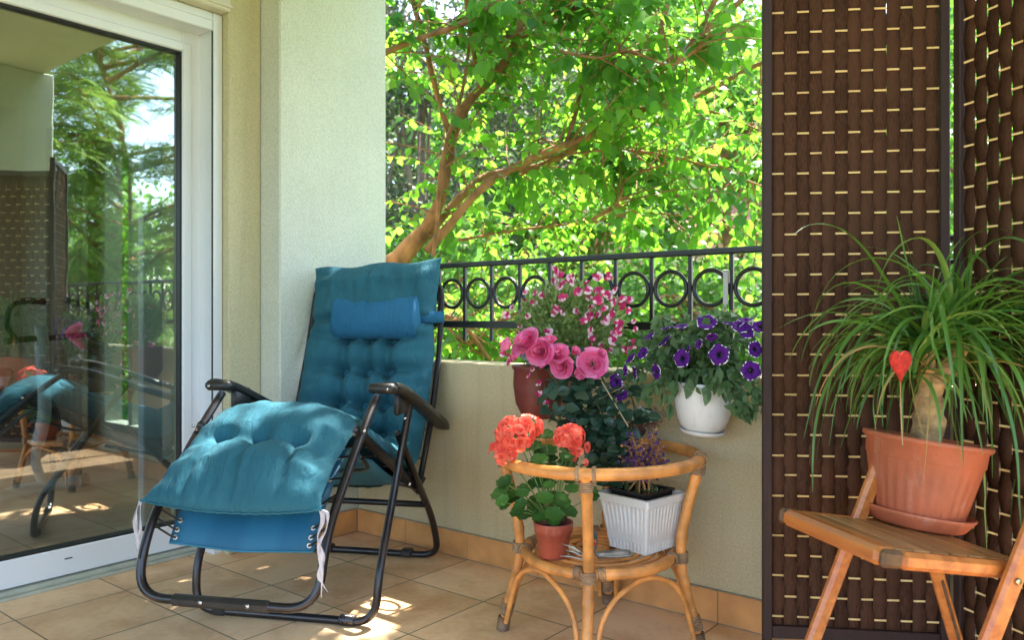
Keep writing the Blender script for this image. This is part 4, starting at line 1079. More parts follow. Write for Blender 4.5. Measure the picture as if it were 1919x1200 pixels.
for (x,y,dx,dz,L,g_) in [(1738,690,-.5,.3,.34,7),(1745,700,-.2,-.2,.26,8),(1760,690,-.1,.2,.30,9),(1770,690,.5,.2,.34,8),(1735,680,-.9,.1,.30,4),(1725,690,-.7,.5,.33,9)]:
    ribbon(dl,PT(x,y,-.05),LD(dx,-.4,dz),L,.005,g_,(1,0,0),16,twist=2)
dl.build('dry_leaves',M_palmdry,t2)
# red heart on a stick
t3=thing('heart_pick','small red felt heart on a thin stick pushed into the pot of the ponytail palm','ornament',tuple(PT(1692,835,-.11)))
hp=[]; 
for i in range(40):
    a=2*PI*i/40; x=16*math.sin(a)**3; z=13*math.cos(a)-5*math.cos(2*a)-2*math.cos(3*a)-math.cos(4*a); hp.append((x/17,z/17))
hc=PT(1688,682,-.20); hm=MB(); rx=LD(1,.25).normalized(); ny=LD(-.25,1).normalized()
for s_,k in ((-1,.0055),(1,.0055)):
    for (sc_,th) in ((1,.45),(.88,.95),(.5,1.1)):
        for (x,z) in hp: hm.v.append(hc+rx*(x*sc_*.0255)+Vector((0,0,1))*((z*sc_)*.036+.0)+ny*(s_*k*th))
nn=40
for ring in (0,1):
    for i in range(nn):
        j=(i+1)%nn
        hm.f.append([ring*nn+i,ring*nn+j,(ring+1)*nn+j,(ring+1)*nn+i][::-1]); hm.m.append(0); hm.sm.append(True)
        q=3*nn; hm.f.append([q+ring*nn+i,q+ring*nn+j,q+(ring+1)*nn+j,q+(ring+1)*nn+i]); hm.m.append(0); hm.sm.append(True)
for i in range(nn): j=(i+1)%nn; hm.f.append([i,j,3*nn+j,3*nn+i]); hm.m.append(0); hm.sm.append(True)
for q,sg in ((2*nn,-1),(5*nn,1)):
    hm.v.append(hc+Vector((0,0,.003))+ny*(sg*.0062)); cidx=len(hm.v)-1
    for i in range(nn): hm.f.append([q+i,q+(i+1)%nn,cidx][::sg]); hm.m.append(0); hm.sm.append(True)
hm.build('heart',mat('red_felt',(.62,.035,.02),.85,.3,90,.8,300),t3)
MB().tube([hc+Vector((0,0,-.028)),PT(1688,760,-.17),PT(1692,835,-.11)],.0012,6).build('stick',mat('thin_stick',(.45,.30,.16),.7,.2,40),t3)

# ------------------------------------------------------------------ reclining lounge chair
OC=LD(-.69,2.405); wC=LD(.98,-.198); wC.normalize(); fC=LD(-.198,-.98); fC.normalize()
rzl=math.atan2(wC.y,wC.x)
T_lc=thing('lounge_chair','black tubular reclining lounge chair with blue mesh sling beside the parapet','reclining chair',tuple(OC),rzl)
def CH(u,v,z): return OC+wC*u+fC*v+Vector((0,0,z))
M_tubeb=mat('dark_bronze_tube',(.022,.018,.020),.28,.25,25,metal=.35,spec=.7)
M_plb=mat('black_arm_plastic',(.020,.018,.017),.42,.25,25,.1,150)
M_sling=mat('blue_mesh_sling',(.02,.17,.28),.6,.12,4,.15,600)
def slingmat():
    m,nt,b=newmat('striped_mesh_sling'); tc=N(nt,'ShaderNodeTexCoord'); sp=N(nt,'ShaderNodeSeparateXYZ'); nt.links.new(tc.outputs['Object'],sp.inputs[0])
    ml=N(nt,'ShaderNodeMath',operation='MULTIPLY'); ml.inputs[1].default_value=30; nt.links.new(sp.outputs[0],ml.inputs[0])
    s_=N(nt,'ShaderNodeMath',operation='SINE'); nt.links.new(ml.outputs[0],s_.inputs[0])
    r=ramp(nt,[(.3,(.008,.105,.20)),(.7,(.014,.13,.235))],N(nt,'ShaderNodeMath').outputs[0])
    ad=N(nt,'ShaderNodeMath',operation='MULTIPLY_ADD'); ad.inputs[1].default_value=.5; ad.inputs[2].default_value=.5; nt.links.new(s_.outputs[0],ad.inputs[0]); nt.links.new(ad.outputs[0],r.inputs[0])
    nt.links.new(r.outputs[0],b.inputs['Base Color']); b.inputs['Roughness'].default_value=.55
    n=N(nt,'ShaderNodeTexNoise'); n.inputs['Scale'].default_value=900; nt.links.new(tc.outputs['Object'],n.inputs[0])
    bp=N(nt,'ShaderNodeBump'); bp.inputs['Strength'].default_value=.3; bp.inputs['Distance'].default_value=.001; nt.links.new(n.outputs[0],bp.inputs['Height']); nt.links.new(bp.outputs[0],b.inputs['Normal'])
    return m
M_sl=slingmat(); M_grom=mat('grommet_metal',(.62,.58,.50),.3,.1,30,metal=.9)
R_=.0125
def loop(pts,rad,r,name,par=None): return MB().tube(rounded(pts,rad,8),r,12).build(name,M_tubeb,par or T_lc)
def both(u,v,z): return CH(-u,v,z),CH(u,v,z)
# front floor leg loop
loop([CH(-.285,-.345,.632),CH(-.300,-.012,.155),CH(-.292,0,R_),CH(.292,0,R_),CH(.300,-.012,.155),CH(.285,-.345,.632)],[.10,.085,.085,.10],R_,'leg_loop')
# foot-rest loop
loop([CH(-.262,-.095,.672),CH(-.262,.03,.575),CH(-.262,.27,.345),CH(-.262,.325,.165),CH(.262,.325,.165),CH(.262,.27,.345),CH(.262,.03,.575),CH(.262,-.095,.672)],[.1,.12,.115,.115,.12,.1],R_,'footrest_loop')
# rear floor leg loop
loop([CH(-.268,-.262,.535),CH(-.287,-.60,.165),CH(-.285,-.675,R_),CH(.285,-.675,R_),CH(.287,-.60,.165),CH(.268,-.262,.535)],[.12,.07,.07,.12],R_,'leg_loop')
MB().tube([CH(-.285,-.525,.24),CH(.285,-.525,.24)],.0115,12).build('cross_bar',M_tubeb,T_lc)
# back frame
loop([CH(-.268,-.50,.33),CH(-.272,-.63,.545),CH(-.272,-.735,.80),CH(-.262,-.80,1.06),CH(.262,-.80,1.06),CH(.272,-.735,.80),CH(.272,-.63,.545),CH(.268,-.50,.33)],[.1,.1,.07,.07,.1,.1],.0115,'back_frame')
# seat rails
for s_ in (-1,1):
    rail=MB(); rail.tube([CH(s_*.252,.045,.585),CH(s_*.252,-.20,.462),CH(s_*.252,-.535,.290)],.0115,10,squash=1.6); rail.build('seat_rail',M_tubeb,T_lc)
    MB().tube(rounded([CH(s_*.270,-.26,.37),CH(s_*.262,-.42,.325),CH(s_*.262,-.49,.30),CH(s_*.268,-.55,.33)],.03),.0065,8).build('link_bar',M_tubeb,T_lc)
MB().tube(rounded([CH(-.25,.0,.50),CH(-.23,-.12,.44),CH(-.1,-.20,.415),CH(.1,-.20,.415),CH(.23,-.12,.44),CH(.25,.0,.50)],.05),.006,8).build('under_seat_bar',M_tubeb,T_lc)
# armrests
M_screw=mat('bright_screw',(.6,.6,.6),.25,.1,10,metal=1)
for s_ in (-1,1):
    prof=[(-.115,.700),(-.20,.683),(-.32,.642),(-.46,.590),(-.60,.535),(-.70,.492)]
    ctr=spline([Vector((0,v,z)) for v,z in prof],6); mb=MB(); n=len(ctr); m_=10
    for i,c in enumerate(ctr):
        q=i/(n-1); hw=.030*(1 if q<.85 else 1-.45*((q-.85)/.15)**2); hh=.0165*(1 if q<.9 else 1-.5*(q-.9)/.1)
        if i==0: hw*=.9
        uc=s_*(.296+.006*q)
        for k in range(m_):
            a=2*PI*k/m_+PI/m_; cx=math.copysign(abs(math.cos(a))**.55,math.cos(a)); sx=math.copysign(abs(math.sin(a))**.55,math.sin(a))
            mb.v.append(CH(uc+cx*hw,c.y,c.z+sx*hh))
    for i in range(n-1):
        for k in range(m_): mb.f.append([i*m_+k,i*m_+(k+1)%m_,(i+1)*m_+(k+1)%m_,(i+1)*m_+k]); mb.m.append(0); mb.sm.append(True)
    mb.f.append(list(range(m_))[::-1]); mb.m.append(0); mb.sm.append(True); mb.f.append(list(range((n-1)*m_,n*m_))); mb.m.append(0); mb.sm.append(True)
    # front grip turned across
    Mg=Matrix.Identity(4)
    for i,c in enumerate((wC,fC,Vector((0,0,1)))):
        for k in range(3): Mg[k][i]=c[k]
    for k in range(3): Mg[k][3]=OC[k]
    mb.box((s_*.232,-.128,.680),(s_*.322,-.082,.712),bev=.011,M=Mg)
    mb.box((s_*.275,-.30,.600),(s_*.297,-.20,.672),bev=.006,M=Mg)
    ao=mb.build('armrest',M_plb,T_lc); auto_smooth(ao,50)
    MB().lathe([(.0048,-.002),(.0048,.0015),(0,.0028)],10,Matrix.Translation(CH(s_*.300,-.080,.695))@fC.to_track_quat('Z','Y').to_matrix().to_4x4()).build('screw',M_screw,ao)
    for (u,v,z) in ((.299,-.255,.585),(.299,-.30,.36),(.277,.04,.585),(.285,-.50,.30)): MB().lathe([(.0048,-.004),(.0048,.0015),(0,.003)],10,Matrix.Translation(CH(s_*u,v,z))@(wC*s_).to_track_quat('Z','Y').to_matrix().to_4x4()).build('screw',M_screw,T_lc)
# clamp sleeve + screws + feet
Mg=Matrix.Identity(4)
for i,c in enumerate((wC,fC,Vector((0,0,1)))):
    for k in range(3): Mg[k][i]=c[k]
for k in range(3): Mg[k][3]=OC[k]
sv=MB().box((-.155,.311,.150),(.135,.3395,.180),bev=.009,M=Mg).build('sleeve',M_plb,T_lc)
for u in (-.06,.075): MB().lathe([(.006,-.002),(.006,.001),(0,.0022)],12,Matrix.Translation(CH(u,.3415,.168))@fC.to_track_quat('Z','Y').to_matrix().to_4x4()).build('screw',M_screw,sv)
for (u,v) in ((-.21,0),(.16,-.675),(-.16,-.675)):
    MB().box((u-.022,v-.018,.002),(u+.022,v+.018,.032),bev=.006,M=Mg).build('foot_clip',M_plb,T_lc)
sp_=MB(); pts=[]
for i in range(9*12+1): a=2*PI*i/12; pts.append(CH(.185+.045*i/108,math.cos(a)*.0155,R_+.002+math.sin(a)*.0155))
sp_.tube(pts,.0023,5).build('foot_spring',mat('spring_wire',(.12,.12,.13),.3,.2,30,metal=.9),T_lc)
# sling
def path_sp(pts,n=10): return spline([Vector((0,v,z)) for v,z in pts],n)
sl_path=path_sp([(.245,.292),(.215,.345),(.14,.425),(.05,.505),(.0,.528),(-.10,.48),(-.25,.405),(-.42,.335),(-.52,.36),(-.60,.49),(-.67,.65),(-.74,.86),(-.79,1.02)],6)
mb=MB(); nn=len(sl_path)
for i,c in enumerate(sl_path):
    for k in range(11):
        q=(k-5)/5; hw=.215+(0.02 if i>30 else 0); mb.v.append(CH(q*hw,c.y-.0,c.z-.012*(1-q*q)))
for i in range(nn-1):
    for k in range(10): mb.f.append([i*11+k,i*11+k+1,(i+1)*11+k+1,(i+1)*11+k]); mb.m.append(0); mb.sm.append(True)
o=mb.build('sling',M_sl,T_lc); md=o.modifiers.new('thick','SOLIDIFY'); md.thickness=.0035; md.offset=0
hem=MB().tube([CH(-.214,.246,.291),CH(0,.246,.279),CH(.214,.246,.291)],.0035,6).build('hem',M_sling,o)
for s_ in (-1,1):
    for i in range(2,nn-2,2):
        c=sl_path[i]; t_=(sl_path[i+1]-sl_path[i-1]).normalized(); nrm=(fC*t_.z-Vector((0,0,1))*t_.y).normalized()
        if nrm.dot(Vector((0,0,1))+fC)<0: nrm=-nrm
        hw=.200+(0.02 if i>30 else 0); g0=CH(s_*hw,c.y,c.z-.001)
        if i%4==2 or i<8:
            gr=MB(); cd=MB(); gr.lathe([(.0035,.002),(.0035,.004),(.0065,.0045),(.0078,.003),(.0078,.001)],12,Matrix.Translation(g0)@nrm.to_track_quat('Z','Y').to_matrix().to_4x4())
            o_=CH(s_*.258,c.y+.012*(1 if i%4 else -1),c.z+.006); cd.tube([g0-nrm*.002,g0+nrm*.006+wC*s_*.006,CH(s_*.262,c.y+.020,c.z+.040 if i<14 else c.z+.012)],.0030,6); gr.build('grommet',M_grom,o); cd.build('elastic_cord',M_black,T_lc)


# ------------------------------------------------------------------ quilted cushion
def fabric(name,c,fine=700):
    m,nt,b=newmat(name); tc=N(nt,'ShaderNodeTexCoord')
    n0=N(nt,'ShaderNodeTexNoise'); n0.inputs['Scale'].default_value=9; n0.inputs['Detail'].default_value=4; nt.links.new(tc.outputs['Object'],n0.inputs[0])
    r=ramp(nt,[(.3,tuple(k*.88 for k in c)),(.7,tuple(k*1.1 for k in c))],n0.outputs[0]); nt.links.new(r.outputs[0],b.inputs['Base Color'])
    b.inputs['Roughness'].default_value=.8; b.inputs['Sheen Weight'].default_value=.04; b.inputs['Sheen Roughness'].default_value=.4; b.inputs['Specular IOR Level'].default_value=.12
    n1=N(nt,'ShaderNodeTexNoise'); n1.inputs['Scale'].default_value=fine; nt.links.new(tc.outputs['Object'],n1.inputs[0])
    mp=N(nt,'ShaderNodeMapping'); mp.inputs['Scale'].default_value=(1.2,.35,.35); nt.links.new(tc.outputs['Object'],mp.inputs[0])
    n2=N(nt,'ShaderNodeTexNoise'); n2.inputs['Scale'].default_value=38; n2.inputs['Detail'].default_value=3; n2.inputs['Distortion'].default_value=1.5; nt.links.new(mp.outputs[0],n2.inputs[0])
    ad=N(nt,'ShaderNodeMath',operation='MULTIPLY_ADD'); nt.links.new(n1.outputs[0],ad.inputs[0]); ad.inputs[1].default_value=.10; nt.links.new(n2.outputs[0],ad.inputs[2])
    bp=N(nt,'ShaderNodeBump'); bp.inputs['Strength'].default_value=.7; bp.inputs['Distance'].default_value=.011; nt.links.new(ad.outputs[0],bp.inputs['Height']); nt.links.new(bp.outputs[0],b.inputs['Normal'])
    return m
M_cush=fabric('teal_cotton',(.030,.128,.175)); M_pil=fabric('blue_microfibre',(.030,.145,.275),900)
cp=path_sp([(.302,.418),(.245,.455),(.16,.500),(.08,.547),(.01,.572),(-.06,.562),(-.17,.510),(-.32,.445),(-.45,.392),(-.535,.42),(-.590,.52),(-.635,.62),(-.685,.76),(-.730,.90),(-.762,1.02),(-.780,1.125)],24)
# resample evenly
Ls=[0]
for a,b in zip(cp[:-1],cp[1:]): Ls.append(Ls[-1]+(b-a).length)
LT=Ls[-1]
def at_s(s):
    s=max(0,min(LT-1e-6,s)); lo=0
    import bisect
    i=min(bisect.bisect_right(Ls,s)-1,len(cp)-2); q=(s-Ls[i])/(Ls[i+1]-Ls[i]); return cp[i].lerp(cp[i+1],q)
print('cushion length',LT)
NSG,NU=300,84
def hw_s(s):
    pts=[(0,.262),(.05,.245),(.16,.232),(.34,.232),(.6,.24),(LT-.62,.262),(LT-.35,.262),(LT-.27,.252),(LT-.235,.247),(LT-.2,.255),(LT-.05,.258),(LT,.264)]
    for (a,x),(b,y) in zip(pts[:-1],pts[1:]):
        if a<=s<=b: return x+(y-x)*(s-a)/(b-a)
    return .25
tufts=[]
for s0 in (.215,): tufts+=[(s0,u) for u in (-.118,0,.118)]
for s0 in (.44,.56,.68): tufts+=[(s0,u) for u in (-.115,0,.115)]
s_back=LT-.275
back_rows=[s_back-.035,s_back-.165,s_back-.295,s_back-.41]
for s0 in back_rows: tufts+=[(s0,u) for u in (-.080 if s0>s_back-.1 else -.086,0.0+.01,.098)]
seams=[LT-.235]
def height(s,u,hw):
    e=abs(u)/hw
    T=.085 if s<.36 else .088
    if s>LT-.235: T=.085
    edge=max(0,1-e**3.2)**.62
    endd=min(s,LT-s); en=min(1,(endd/.075))**.55 if endd>0 else 0
    if s<.2: en=min(1,s/.10)**.6
    h=T*edge*en
    d=0
    for (ts,tu) in tufts:
        ds,du=s-ts,u-tu; r2=ds*ds+du*du
        if r2<.02: d+=.040*math.exp(-r2/(2*.015**2))+.022*math.exp(-r2/(2*.038**2))
    # valleys between tufts
    if s>s_back-.47 and s<s_back+.02:
        for tu in (-.083,.01,.098): d+=.036*math.exp(-((u-tu)/.023)**2)*min(1,max(0,(s_back+.0-s)/.03))
        for ts in back_rows: d+=.032*math.exp(-((s-ts)/.023)**2)*max(0,1-(abs(u)/.24)**4)
    elif .40<s<.75:
        for tu in (-.115,0,.115): d+=.014*math.exp(-((u-tu)/.015)**2)
    if s<.30:
        q=max(0,1-abs(s-.215)/.21)
        d+=.011*math.exp(-((s-.215-.010*math.cos(u/.118*PI*2))/.020)**2)*max(0,1-(abs(u)/.2)**4)
        for tu in (-.118,0,.118):   # pleats running from tuft to the end
            uu=u-tu*(1+(.215-s)*.9)-.006*math.sin(s*40+tu*30); f=min(1,max(0,(.215-s)/.05))*(1 if s<.215 else 0)
            d+=.022*math.exp(-(uu/.012)**2)*f
    for ss in seams: d+=.040*math.exp(-((s-ss)/.016)**2)
    h-=d*edge**.5*min(1,en)
    # wrinkles
    wr=noise.noise(Vector((u*26,s*5,3.1)))*.0078+noise.noise(Vector((u*9+s*8,s*22,9.7)))*.0050+noise.noise(Vector((u*60,s*14,1.7)))*.0012
    pucker=0
    if s<.10 : pucker=math.sin(u*150+2.5*noise.noise(Vector((u*10,s*8,2))))*.0040*(1-s/.10)
    if abs(s-(LT-.235))<.07: pucker+=math.sin(u*110+3*noise.noise(Vector((u*9,s*6,5))))*.0030*(1-abs(s-(LT-.235))/.07)
    if s>LT-.22: pucker+=noise.noise(Vector((u*34+s*6,s*6,7.7)))*.0095
    if abs(u)>.13: pucker+=math.sin(s*95+4*noise.noise(Vector((u*6,s*6,8))))*.0060*((abs(u)-.13)/.12)
    return h+(wr+pucker)*edge**.4*min(1,en*1.3)
mb=MB()
for i in range(NSG+1):
    s=LT*i/NSG; c=at_s(s); t_=(at_s(s+.012)-at_s(s-.012)).normalized(); nv=Vector((0,-t_.z,t_.y))
    if nv.z+nv.y<0 : nv=-nv
    if i>NSG*.5 and nv.y<0: nv=-nv
    hw=hw_s(s)*(1+.018*noise.noise(Vector((s*14,1,1))))
    # corners pulled out at the ends
    for j in range(NU+1):
        a=-1+2*j/NU; u=hw*math.sin(a*PI/2*.985)/math.sin(PI/2*.985)
        h=height(s,u,hw); hwl=hw*(1+.004*noise.noise(Vector((s*60,u*3,2))))
        sag=0
        if s>LT-.22: sag=.016*(u/hw)*(s-LT+.22)/.22+.006*math.sin(u*26+1)*(s-LT+.22)/.22
        if s<.12: sag=-.018*(1-abs(u/hw)**2)*(1-s/.12)   # end edge hangs a little between the ties
        mb.v.append(CH(u,c.y+nv.y*h+(0 if s>.12 else .010*(1-abs(u/hw)**2)*(1-s/.12)),c.z+nv.z*h+sag))
off_=len(mb.v)
for i in range(NSG+1):
    s=LT*i/NSG; c=at_s(s); t_=(at_s(s+.012)-at_s(s-.012)).normalized(); nv=Vector((0,-t_.z,t_.y))
    if nv.z+nv.y<0: nv=-nv
    if i>NSG*.5 and nv.y<0: nv=-nv
    hw=hw_s(s)*(1+.018*noise.noise(Vector((s*14,1,1))))
    for j in range(NU+1):
        a=-1+2*j/NU; u=hw*math.sin(a*PI/2*.985)/math.sin(PI/2*.985); e=abs(u)/hw
        endd=min(s,LT-s); en=min(1,endd/.06)**.5 if endd>0 else 0
        h=-.016*max(0,1-e**4)**.5*en-.0006; sag=0
        if s>LT-.22: sag=.016*(u/hw)*(s-LT+.22)/.22+.006*math.sin(u*26+1)*(s-LT+.22)/.22
        if s<.12: sag=-.018*(1-e**2)*(1-s/.12)
        mb.v.append(CH(u,c.y+nv.y*h+(0 if s>.12 else .010*(1-e**2)*(1-s/.12)),c.z+nv.z*h+sag))
W1=NU+1
for i in range(NSG):
    for j in range(NU):
        a=i*W1+j; mb.f.append([a,a+1,a+W1+1,a+W1]); mb.m.append(0); mb.sm.append(True)
        b=off_+a; mb.f.append([b,b+W1,b+W1+1,b+1]); mb.m.append(0); mb.sm.append(True)
    for j in (0,NU):
        a=i*W1+j; b=off_+a; mb.f.append([a,a+W1,b+W1,b] if j==0 else [a,b,b+W1,a+W1]); mb.m.append(0); mb.sm.append(True)
for i in (0,NSG):
    for j in range(NU):
        a=i*W1+j; b=off_+a; mb.f.append([a,b,b+1,a+1] if i==0 else [a,a+1,b+1,b]); mb.m.append(0); mb.sm.append(True)
T_cu=thing('seat_cushion','teal tufted quilted cushion draped over the whole reclining chair','cushion',tuple(CH(0,-.3,.42)),rzl)
mb.build('quilted_pad',M_cush,T_cu)
# overlocked edge seam at the foot end
pp=[]
for j in range(NU+1): pp.append(mb.v[off_+j].lerp(mb.v[j],.5)+Vector((0,0,.001*math.sin(j*1.7)))+fC*.001)
MB().tube(pp,.0034,6).build('edge_seam',M_cush,T_cu)
# tie ribbons
M_tie=mat('lilac_tie_ribbon',(.50,.48,.52),.7,.15,20)
def tie(p,seq,w_=.006):
    rb=MB(); pts=spline([p]+[p+LD(dx,-.004*k,dz) for k,(dx,dz) in enumerate(seq)],6); n=len(pts)
    for i,q in enumerate(pts):
        a=.9*math.sin(i*.35+p.x*9); sd=wC*math.cos(a)+fC*math.sin(a); rb.v+=[q-sd*w_,q+sd*w_]
    for i in range(n-1): rb.f.append([i*2,i*2+1,i*2+3,i*2+2]); rb.m.append(0); rb.sm.append(True)
    o=rb.build('tie_ribbon',M_tie,T_cu); md=o.modifiers.new('thick','SOLIDIFY'); md.thickness=.001
cl=CH(-.262,.302,.418); cr=CH(.262,.302,.418)
tie(cl,[(-.010,-.02),(-.014,-.06),(-.006,-.10),(-.004,-.155)])
tie(cl,[(-.002,-.03),(.000,-.08),(-.008,-.12)],.004)
tie(cr,[(.004,-.03),(-.008,-.07),(.006,-.12),(-.002,-.17),(.020,-.205)])
tie(cr,[(.016,-.01),(.014,-.05),(-.004,-.09),(.004,-.15),(.004,-.22)],.005)
tie(CH(.265,-.52,.335),[(-.004,-.03),(.004,-.06),(.012,-.09)],.005)
# head pillow
T_hd=thing('head_pillow','bright blue bolster head pillow strapped to the reclining chair','pillow',tuple(CH(.03,-.70,.9)),rzl)
mb=MB(); n=44; m_=36
bt=Vector((0,-.735,.905)); ax=Vector((0,-.045,.15)).normalized(); nr_=Vector((0,ax.z,-ax.y))
for i in range(n+1):
    u=-1+2*i/n; uu=math.copysign(abs(u)**1.0,u); k=(1-max(0,(abs(u)-.90)/.10)**2.0*.55)
    for j in range(m_):
        a=2*PI*j/m_; ca,sa=math.cos(a),math.sin(a)
        x_=math.copysign(abs(ca)**.8,ca)*.088*k; y_=(sa*.070 if sa>0 else sa*.018)*k
        wr=.0016*noise.noise(Vector((u*5,a*2,1)))+.0018*math.sin(a*14)*max(0,(abs(u)-.85)/.15)
        mb.v.append(CH(.030+uu*.178,bt.y+ax.y*x_+nr_.y*(y_+.028+wr),bt.z+ax.z*x_+nr_.z*(y_+.028+wr)))
for i in range(n):
    for j in range(m_): mb.f.append([i*m_+j,i*m_+(j+1)%m_,(i+1)*m_+(j+1)%m_,(i+1)*m_+j][::-1]); mb.m.append(0); mb.sm.append(True)
mb.f.append(list(range(m_))); mb.m.append(0); mb.sm.append(False); mb.f.append(list(range(n*m_,(n+1)*m_))[::-1]); mb.m.append(0); mb.sm.append(False)
o=mb.build('pillow_body',M_pil,T_hd)
for i in (2,n-2): MB().tube([mb.v[i*m_+j]*1.0 for j in range(m_)],.0018,5,closed=True).build('piping',M_pil,o)
sb=MB()
for z0,z1,pts in ((.905,.925,[(.205,-.695),(.245,-.705),(.272,-.722),(.288,-.740),(.284,-.752)]),):
    n=len(pts)
    for (u,v) in pts: sb.v+=[CH(u,v,z0-.012),CH(u,v,z1+.012)]
    for i in range(n-1): sb.f.append([i*2,i*2+2,i*2+3,i*2+1]); sb.m.append(0); sb.sm.append(True)
o=sb.build('strap',M_pil,T_hd); md=o.modifiers.new('thick','SOLIDIFY'); md.thickness=.003

# ------------------------------------------------------------------ exercise bike inside the room
M_grey=mat('grey_painted_tube',(.75,.78,.80),.3,.1,6,spec=.6); M_wt=mat('white_painted_tube',(.70,.72,.72),.3,.05,6)
t=thing('exercise_bike','grey exercise bike with black handlebars standing inside the room behind the glass','exercise bike',tuple(PX(90,900,-4.5).xy)+(0,))
def B(x,y,X=-4.5): return PX(x,y,X)
MB().tube(spline([B(78,610),B(80,680),B(84,740),B(82,790),B(70,835)],6),.032,12).build('handlebar_post',M_grey,t)
MB().tube([B(0,935),B(30,922),B(150,902)],.035,12).build('foot_bar',M_wt,t)
MB().tube([B(148,902),B(163,899)],.038,12).build('end_cap',M_rub,t)
MB().tube([B(-60,965,-5.1),B(60,940,-5.1)],.03,12).build('foot_bar',M_wt,t)
MB().tube(spline([B(70,835),B(68,870),B(85,915)],5),.024,10).build('stem',M_wt,t)
MB().tube(spline([B(10,640),B(50,636),B(86,634),B(120,632),B(170,626)],5),.016,10).build('handlebar',M_rub,t)
MB().tube(spline([B(35,566),B(60,564),B(85,566)],5),.018,10).tube(spline([B(122,562),B(150,570),B(172,575),B(174,600),B(170,625)],5),.017,10).tube(spline([B(35,566),B(18,580),B(14,610),B(30,636)],5),.013,10).build('grip',M_rub,t)
MB().lathe([(0,-.05),(.2,-.05),(.22,-.03),(.22,.03),(.2,.05),(0,.05)],28,Matrix.Translation(B(28,800,-4.7))@Matrix.Rotation(PI/2,4,'Y')).build('flywheel_case',mat('dark_grey_case',(.06,.06,.065),.5,.2,8),t)
MB().tube(spline([B(88,812),B(100,790),B(100,768),B(90,766)],4),.012,8).build('pedal_strap',M_rub,t)
MB().tube([B(10,700,-4.9),B(5,820,-4.9)],.024,10).build('seat_post',M_wt,t)
MB().box(tuple(B(-30,690,-5.0)),tuple(B(30,705,-4.85)),bev=.02).build('saddle',M_rub,t)
# ------------------------------------------------------------------ trees and garden
M_bark1=mat('brown_branch_bark',(.31,.145,.06),.85,.5,14,1.0,60,stretch=(1,1,.5),detail=8)
M_mul=leafmat('mulberry_leaf',[(.07,.19,.03),(.09,.24,.035),(.13,.31,.04),(.05,.15,.045),(.20,.38,.05)],.42,.66,(1.9,1.8,.9),spec=.5)
T_mul=leaf_tmpl(.78,(0,.80,1,.92,.62,.18,0),.16,.28)
TWIG=MB(); BACK=LD(0,1)
def crown(limbs,ntwig,Lt,nleaf,size,filt=None,droop=.5,away=0):
    """twigs sprouting from limbs, leaves in two rows along each twig"""
    P_=[];D_=[];N_=[];S_=[]
    for _ in range(ntwig):
        lb,wt=random.choice(limbs); i=random.randint(int(len(lb)*wt),len(lb)-2); p=lb[i].lerp(lb[i+1],random.random())
        ax=(lb[i+1]-lb[i]).normalized(); d=(Vector(rnd_unit(1)[0])*1.0+ax*.45+Vector((0,0,.25))+BACK*away).normalized()
        L=random.uniform(*Lt); n=6; pts=[p]; 
        for k in range(n):
            d=(d+Vector((0,0,-droop*.12))+Vector(np.random.normal(size=3)*.09)).normalized(); pts.append(pts[-1]+d*(L/n))
        if filt and not filt(pts[-1]): continue
        TWIG.tube(pts,[.005-.0036*k/n for k in range(n+1)],4,cap=False)
        for k in range(nleaf):
            q=.18+.82*k/nleaf; f=q*n; a=int(min(f,n-1)); pt=pts[a].lerp(pts[a+1],f-a); tx=(pts[a+1]-pts[a]).normalized()
            sd=tx.cross(Vector((0,0,1)));
            if sd.length<.1: sd=Vector((1,0,0))
            sd.normalize(); sg=1 if k%2 else -1
            dd=tx*random.uniform(.2,.9)+sd*sg*random.uniform(.5,1)+Vector((0,0,-random.uniform(.1,.9)*droop*1.6))
            P_.append(tuple(pt+dd.normalized()*.02)); D_.append(tuple(dd)); nn=Vector((0,0,1))+Vector(np.random.normal(size=3)*.45)+Vector((.05,-.25,0)); N_.append(tuple(nn)); S_.append(random.uniform(*size))
    return P_,D_,N_,S_
t=thing('mulberry_tree','broad leafed tree with spreading brown limbs just beyond the balcony railing','tree',tuple(LD(-1.2,5.2,-3.3)))
def S(pts,n=8): return spline(pts,n)
trunk=S([LD(-1.25,5.3,-3.45),LD(-1.2,5.25,-2.0),LD(-1.1,5.2,-.6),P(690,580,5.1),P(755,480,5.0),P(800,430,4.95)])
MB().tube(trunk,[.13-.085*i/len(trunk) for i in range(len(trunk))],14).build('trunk',M_bark1,t)
